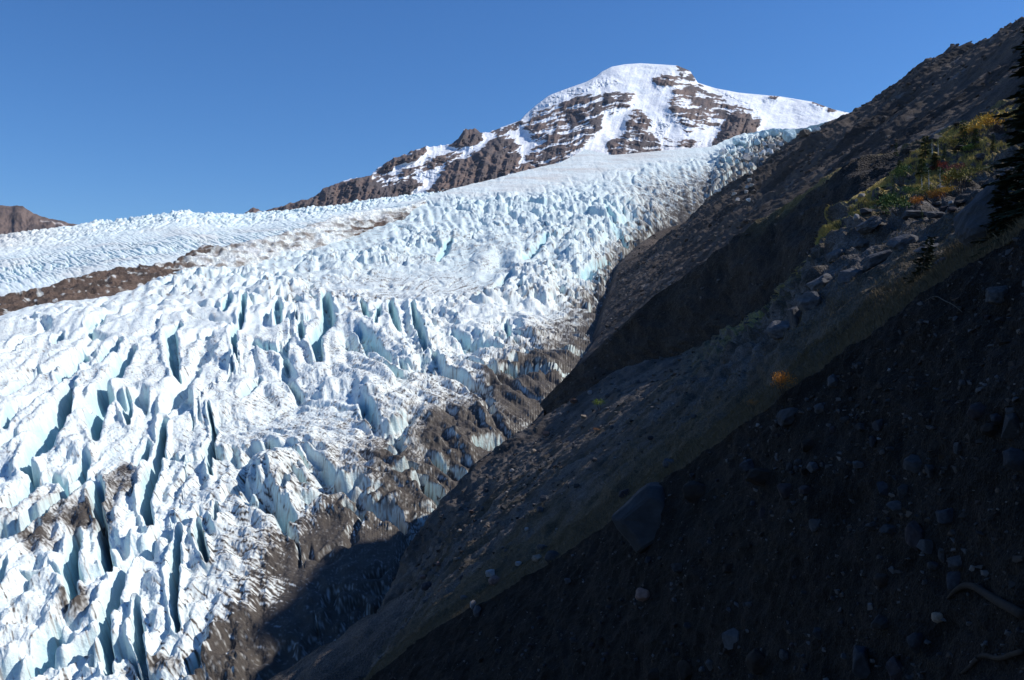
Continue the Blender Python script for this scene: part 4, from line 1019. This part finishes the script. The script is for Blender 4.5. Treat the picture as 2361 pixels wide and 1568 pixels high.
# the tall dark fir at the right edge of the view
tall = thing('fir_tree', 'tall dark fir rising past the right edge of the picture', 'tree', Vector(tuple(W(2396, 600, 41))))
tm, cm = conifer_meshes(11.3, 2.75, 5, 46, 9, 30, .62, .03, M_dkneedle); link('trunk', tm, tall); link('crown', cm, tall)
t2 = thing('fir_tree', 'younger dark fir crowded under the tall fir beside the rock knob', 'tree', Vector(tuple(W(2318, 580, 43))))
tm, cm = conifer_meshes(4.4, 1.5, 6, 24, 8, 20, .42, .02, M_dkneedle); link('trunk', tm, t2); link('crown', cm, t2)
t3 = thing('fir_tree', 'dark fir leaning over the grass strip left of the rock knob', 'tree', Vector(tuple(W(2112, 672, 52))))
tm, cm = conifer_meshes(3.4, .95, 8, 20, 7, 16, .34, .02, M_dkneedle); link('trunk', tm, t3); link('crown', cm, t3); t3.rotation_euler = (0, .30, 0)
G = 'small firs on the outcrop'
for i, (u, vb, h, wr, lab) in enumerate([(2134,362,42,1.25,'bushy green fir in front of the pale rubble outcrop'),(2220,334,48,.95,'dark pointed fir below the golden slope'),(2156,390,32,1.7,'low wide green fir below the two bare trunks'),
    (2124,406,34,1.6,'dark wide fir left of the red bush'),(2061,450,34,.62,'slim dark fir standing in dry grass'),(2036,494,56,.95,'fir at the left end of the green shrub mass'),(2066,360,26,.8,'tiny dark fir on the crest of the knoll'),
    (2200,412,24,.7,'small fir beside the maroon bush'),(2250,336,34,1.2,'dark fir in the shade right of the pointed fir'),(2200,352,24,.9,'short fir above the flat pale slab'),(2178,362,24,.9,'short fir right of the two bare trunks'),
    (2290,345,30,.9,'dark fir close to the tall edge tree'),(2075,395,22,1.5,'dark crouched fir above the round green bush'),(2125,505,18,.8,'small fir on the grey rock shelf'),(2192,448,16,.9,'small fir among the golden shrubs')]):
    fir(u, vb, h, wr, lab, G, variant=i)
# half-bare young trees with pale trunks
def snag(u, v0, v1, label):
    p = hit(u, v0, HILL, 4)
    if p is None: print('MISS snag'); return
    s = p.y / FL; H = (v0 - v1) * s * 1.55; r = random.Random(int(u))
    t = thing('young_tree', label, 'tree', p, 'half bare young trees')
    T = MB(); T.tube([(0, 0, -.2), (.02 * H, 0, .35 * H), (-.01 * H, .01, .7 * H), (.01 * H, 0, H)], [H * .035, H * .028, H * .02, H * .006])
    for k in range(9):
        z = H * r.uniform(.3, .9); a = r.uniform(0, 6.28); T.tube([(0, 0, z), (math.cos(a) * .12 * H, math.sin(a) * .12 * H, z + .03 * H)], [H * .009, H * .003], 4)
    link('trunk', T.mesh('trunk', M_dead, True), t)
    Cn = MB()
    for k in range(150):
        z = H * (.45 + .58 * r.random() ** .8); a = r.uniform(0, 6.28); rr = H * .16 * r.random() * (1.25 - z / H)
        Cn.kite(Vector((math.cos(a) * rr, math.sin(a) * rr, z)), Vector((math.cos(a), math.sin(a), r.uniform(-.4, .5))), Vector((r.uniform(-1, 1), r.uniform(-1, 1), 1)), H * .085, H * .02)
    link('crown', Cn.mesh('crown', M_needle), t)
for q in [(2167.5,438,405,'pale trunked young tree, tallest of those among the golden shrubs'),(2141,436,406,'pale trunked young tree left of the tallest one in the shrubs'),(2125,437,414,'shorter pale trunked young tree at the left end of the shrub row'),
          (2149,358,335,'pale trunked young tree against the bushy green fir'),(2163,357,334,'pale trunked young tree just right of the bushy green fir'),(2191,430,412,'leaning pale trunked young tree beside the orange shrubs')]: snag(*q)
SHR = {}
def shrub(u, vb, wpx, hpx, colr, label, group=None, names=HILL, n=520, leaf=1.):
    p = hit(u, vb, names, 4)
    if p is None: print('MISS shrub', u, vb); return
    s = p.y / FL; w, h = wpx * s * 1.2, hpx * s * 1.3; r = random.Random(int(u * 7 + vb))
    t = thing('shrub', label, 'shrub', p, group)
    St = MB(); Lf = MB()
    lumps = [(r.uniform(-.36, .36), r.uniform(-.3, .3), r.uniform(.35, .75), r.uniform(.14, .27)) for _ in range(11)]
    for (lx, ly, lz, lr) in lumps:
        St.tube([(lx * w * .25, ly * w * .25, -.12 * h), (lx * w * .7, ly * w * .7, lz * h * .55), (lx * w, ly * w, lz * h)], [.012 * h + .006, .008 * h + .004, .003 * h + .002], 4)
    for k in range(n):
        lx, ly, lz, lr = lumps[k % 11]
        a = Vector((r.gauss(0, 1), r.gauss(0, 1), r.gauss(0, 1))).normalized() * lr * r.uniform(.35, 1.1)
        q = Vector(((lx + a.x) * w, (ly + a.y) * w, max(.02, lz + a.z * 1.1) * h))
        Lf.kite(q, Vector((a.x, a.y, a.z + .5 * lr)) + Vector((r.uniform(-.2, .2), r.uniform(-.2, .2), r.uniform(-.1, .2))), Vector((r.uniform(-1, 1), r.uniform(-1, 1), r.uniform(0, 1))), (w + h) * .045 * leaf * r.uniform(.6, 1.4), (w + h) * .012 * leaf)
    link('stems', St.mesh('stems', M_bark), t); link('foliage', Lf.mesh('foliage', LEAF[colr]), t)
G = 'autumn shrubs on the outcrop'
for q in [(2217,440,58,46,'olive','large olive shrub thicket left of the rock knob'),(2183,432,24,26,'orange','orange shrub between the pale young trees and the olive thicket'),(2111,478,30,22,'orange','orange shrub at the foot of the green shrub mass'),
          (2158,466,42,26,'rust','rust coloured shrub above the small ledge rocks'),(2181,450,34,16,'gold','golden shrub below the orange one'),(2173,390,22,15,'red','bright red shrub in the middle of the outcrop'),(2147,397,16,12,'maroon','small maroon shrub left of the bright red one'),
          (2203,402,42,22,'maroon','wide maroon shrub right of the bright red one'),(2290,300,74,30,'gold','golden shrub bank on the slope beside the tall fir'),(2243,312,40,18,'gold','smaller golden shrub above the dark pointed fir'),(2190,336,36,18,'olive','olive shrub beside the pale rubble outcrop'),
          (2081,424,44,36,'green','round green bush at the head of the outcrop'),(2075,492,80,36,'green','long green shrub mass across the outcrop'),(2140,458,50,24,'olive','olive shrub under the pale young trees'),(2105,452,40,20,'green','green shrub between dry grass and young trees'),
          (2240,350,44,14,'lime','bright green low shrub under the dark pointed fir'),(2020,478,24,16,'olive','low olive shrub near the left brink'),(2255,405,50,20,'olive','olive grass shrub below the pale ribbed ledge')]:
    shrub(*q, group=G)
shrub(1383, 942, 24, 22, 'lime', 'single bright green shrub on the stony bank', n=420)
shrub(1808, 905, 48, 40, 'orange', 'bright orange shrub glowing on the rim of the dark face', names=NEAR, n=700, leaf=.7)
shrub(1738, 940, 26, 16, 'rust', 'small rust shrub on the rim left of the bright orange one', names=NEAR, n=300, leaf=.7)
shrub(1375, 995, 14, 8, 'rust', 'tiny rust shrub among the bank stones', n=200)

# dry grass on the rim and in patches on the bank (beyond counting)
def grass(name, label, X, sel, mat, hmin, hmax, wd, seed, per=1):
    r = np.random.default_rng(seed); P = X.reshape(-1, 3)[sel]
    P = P[r.integers(0, len(P), per)] + r.normal(0, .12, (per, 3)) * [1, 1, .1]
    H = r.uniform(hmin, hmax, per)[:, None]; az = r.uniform(0, 6.283, per)
    side = np.stack([np.cos(az), np.sin(az), 0 * az], 1) * wd; lean = np.stack([r.normal(-.15, .28, per), r.normal(0, .28, per), np.ones(per)], 1) * H
    mid = P + lean * .55 + side * .2; tip = P + lean + np.stack([lean[:, 0] * .5, lean[:, 1] * .5, -.12 * H[:, 0]], 1)
    v = np.stack([P - side - [0, 0, .05], P + side - [0, 0, .05], mid + side * .6, tip, mid - side * .6], 1).reshape(-1, 3)
    f = np.arange(per * 5)
    return tag(link(name, raw_mesh(name, v, f, 5, mat, None, False)), label, 'grass', kind='stuff')
M_grass = plain_mat('dry_grass', (.135, .105, .062), .5, 1.6, 0); M_grass2 = plain_mat('meadow_grass', (.42, .33, .105), .5, .4, 0)
BXf = BX.reshape(-1, 3); bt = BT.ravel(); bu = BU.ravel()
rim = np.nonzero((bt > 1.955) & (bu > 700))[0]
grass('dry_grass', 'tan dry grass fringing the rim of the dark face', BX, rim, M_grass, .16, .42, .012, 3, 60000)
strip = np.nonzero((bt > 1.80) & (bt < 1.965) & (bu > 500) & (fbm(BXf[:, 0] / 4, BXf[:, 1] / 6, 3, 44) > -.05))[0]
grass('bank_grass', 'dry grass tufts scattered on the bank above the rim', BX, strip, M_grass, .12, .34, .014, 4, 40000)
med = np.nonzero((bt > 1.02) & (bt < 1.55) & (bu > 1900) & (fbm(BXf[:, 0] / 7, BXf[:, 1] / 9, 3, 45) > -.02))[0]
grass('meadow_grass', 'golden meadow grass between the rocks of the outcrop', BX, med, M_grass2, .3, .8, .055, 5, 60000)

# gravel and rubble too small to count
def rubble(name, label, P, size, mat, seed, flat=.7):
    r = np.random.default_rng(seed); vs = []; fs = []; k = 0; tpl = []
    for t in range(8):
        bm = hull_bm(600 + t, 11, .5, 0, 0, 0); bm.verts.ensure_lookup_table(); bm.faces.ensure_lookup_table()
        for i_, v_ in enumerate(bm.verts): v_.index = i_
        tpl.append((np.array([v_.co[:] for v_ in bm.verts]), np.array([[v_.index for v_ in f_.verts] for f_ in bm.faces if len(f_.verts) == 3]))); bm.free()
    tn = []
    for i_ in range(len(P)):
        v_, f_ = tpl[r.integers(0, 8)]; a = r.uniform(0, 6.28); ca, sa = math.cos(a), math.sin(a)
        s_ = size[i_] * r.uniform(.6, 1.3, 3) * [1, 1, flat]; q = v_ * s_; q = np.stack([q[:, 0] * ca - q[:, 1] * sa, q[:, 0] * sa + q[:, 1] * ca, q[:, 2] + .3 * (q[:, 0] * r.uniform(-1, 1))], 1)
        vs.append(q + P[i_]); fs.append(f_ + k); k += len(v_)
        g = r.uniform(.3, 1.15); tn.append(np.broadcast_to(g * (C(.085, .082, .085) if r.random() < .6 else (C(.085, .066, .055) if r.random() < .7 else C(.15, .14, .135))), (len(v_), 3)))
    return tag(link(name, raw_mesh(name, np.concatenate(vs), np.concatenate(fs).ravel(), 3, mat, np.concatenate(tn), False)), label, 'gravel', kind='stuff')
M_rub = terrain_mat('rubble_stone', [(1.5, 'n')], .2, .2, .1)
rr = np.random.default_rng(5)
Fp = PATCH['scree_face'][8:470].reshape(-1, 3); k = rr.integers(0, len(Fp), 16000)
rubble('gravel', 'small gravel and pebbles bedded in the dark scree face', Fp[k], .018 + .17 * rr.random(16000) ** 4, M_rub, 6)
cl = fbm(BXf[:, 0] / 9, BXf[:, 1] / 14, 3, 47)
k = np.nonzero((bt > 1.0) & (bt < 1.9) & (bu < 1900) & (cl > -.12))[0]; k = rr.choice(k, 11000)
rubble('bank_rubble', 'loose rubble strewn over the stony bank', BXf[k], (.08 + .7 * rr.random(11000) ** 5) * np.clip(BXf[k, 1] / 280, .3, 1.7), M_rub, 7)
HX = PATCH['moraine_hillside'][30:420].reshape(-1, 3)
cl = fbm(HX[:, 0] / 60, HX[:, 1] / 90, 3, 48); k = np.nonzero((HX[:, 1] > 420) & (cl > .0))[0]; k = rr.choice(k, 11000)
rubble('hillside_rubble', 'scattered blocks on the dark moraine hillside', HX[k], (.5 + 3.2 * rr.random(11000) ** 4) * np.clip(HX[k, 1] / 1200, .4, 1.2), M_rub, 8)
EX = PATCH['moraine_knoll'][12:].reshape(-1, 3); k = rr.integers(0, len(EX), 1500)
rubble('knoll_rubble', 'stones scattered over the dark knoll', EX[k], .12 + .7 * rr.random(1500) ** 4, M_rub, 9)

# roots and a twig lying on the face
def stick(name, pts, rad, mat, label, cat):
    P = []
    for (u, v) in pts:
        p = hit(u, v, ['scree_face', 'grassy_bank'], 5); P.append(p - p.normalized() * (rad[len(P)] * 1.2 + .03) if p else None)
    P = [p for p in P if p is not None]
    M = MB(); fine_ = []; rd = []
    for i in range(len(P) - 1):
        for t in (0, .33, .66): fine_.append(P[i].lerp(P[i + 1], t)); rd.append(rad[i] + (rad[i + 1] - rad[i]) * t)
    fine_.append(P[-1]); rd.append(rad[len(P) - 1])
    for _ in range(2): fine_ = [fine_[0]] + [(fine_[i - 1] + fine_[i] * 2 + fine_[i + 1]) / 4 for i in range(1, len(fine_) - 1)] + [fine_[-1]]
    M.tube(fine_, rd, 9)
    return tag(link(name, M.mesh(name, mat, True)), label, cat)
M_twig = plain_mat('twig_wood', (.13, .115, .10), .2, 6, .3)
M_root = plain_mat('root_wood', (.034, .027, .023), .3, 5, .5, .02)
RZ = lambda a, b: (1959.9 + .228 * a, 1210.5 + .228 * b)
stick('root', [RZ(*p) for p in [(985,745),(1060,665),(1150,610),(1250,615),(1350,680),(1480,765),(1620,840),(1740,905)]], [.05, .09, .12, .13, .14, .15, .16, .17], M_root, 'thick curved brown root arching over the dark face at lower right', 'root')
stick('root', [RZ(*p) for p in [(1130,1500),(1230,1420),(1280,1345),(1360,1310),(1450,1345),(1540,1350),(1640,1310),(1740,1280)]], [.05, .07, .08, .08, .08, .085, .09, .09], M_root, 'thinner wavy root near the bottom right corner', 'root')
stick('twig', [(2134,694),(2150,683),(2162,683),(2178,694),(2192,699),(2208,710),(2219,720)], [.012, .016, .02, .02, .018, .015, .008], M_twig, 'thin bent twig on the dark face below the grass', 'twig')


# thin blue air
hm = bpy.data.meshes.new('haze'); bm = bmesh.new(); bmesh.ops.create_cube(bm, size=1); bm.to_mesh(hm); bm.free()
m_ = bpy.data.materials.new('haze_air'); m_.use_nodes = True; n_ = m_.node_tree; n_.nodes.clear()
o_ = n_.nodes.new('ShaderNodeOutputMaterial'); v_ = n_.nodes.new('ShaderNodeVolumePrincipled'); v_.inputs['Density'].default_value = 7e-6; v_.inputs['Color'].default_value = (.60, .77, 1, 1); v_.inputs['Anisotropy'].default_value = .2
n_.links.new(v_.outputs[0], o_.inputs['Volume']); hm.materials.append(m_)
ho = link('haze', hm); ho.location = (0, 3500, 734); ho.scale = (16000, 16000, 2130); ho['kind'] = 'stuff'; ho['label'] = 'thin blue air between here and the far peak'

# ------------------------------------------------------------------ light
SUN_AZ, SUN_EL = math.radians(84), math.radians(42.0)     # bearing clockwise from the view axis, height
sd = Vector((math.sin(SUN_AZ) * math.cos(SUN_EL), math.cos(SUN_AZ) * math.cos(SUN_EL), math.sin(SUN_EL)))
sun = bpy.data.lights.new('sun', 'SUN'); sun.energy = 4.9; sun.angle = math.radians(.53); sun.color = (1, .955, .89)
so = bpy.data.objects.new('sun', sun); COL.objects.link(so); so.rotation_euler = sd.to_track_quat('Z', 'Y').to_euler(); so.location = (300, 100, 900)
wd = bpy.data.worlds.new('World'); SC.world = wd; wd.use_nodes = True
nt = wd.node_tree; nt.nodes.clear()
wo = nt.nodes.new('ShaderNodeOutputWorld'); bg = nt.nodes.new('ShaderNodeBackground'); sk = nt.nodes.new('ShaderNodeTexSky')
sk.sky_type = 'NISHITA'; sk.sun_disc = False; sk.sun_elevation = SUN_EL; sk.sun_rotation = SUN_AZ
sk.altitude = 3000; sk.air_density = 1.5; sk.dust_density = .2; sk.ozone_density = 10.0
bg.inputs[1].default_value = .124
hs = nt.nodes.new('ShaderNodeHueSaturation'); hs.inputs['Saturation'].default_value = 1.10; hs.inputs['Hue'].default_value = .504
nt.links.new(sk.outputs[0], hs.inputs['Color']); nt.links.new(hs.outputs[0], bg.inputs[0]); nt.links.new(bg.outputs[0], wo.inputs[0])

cam = bpy.data.cameras.new('camera'); co = bpy.data.objects.new('camera', cam); COL.objects.link(co)
co.rotation_euler = (math.radians(90), 0, 0); cam.sensor_width = 36; cam.lens = FL / 2361 * 36; cam.clip_start = .5; cam.clip_end = 60000
SC.camera = co
SC.view_settings.view_transform = 'Standard'; SC.view_settings.look = 'None'; SC.view_settings.exposure = 0; SC.view_settings.gamma = 1
SC.cycles.max_bounces = 5; SC.cycles.diffuse_bounces = 3
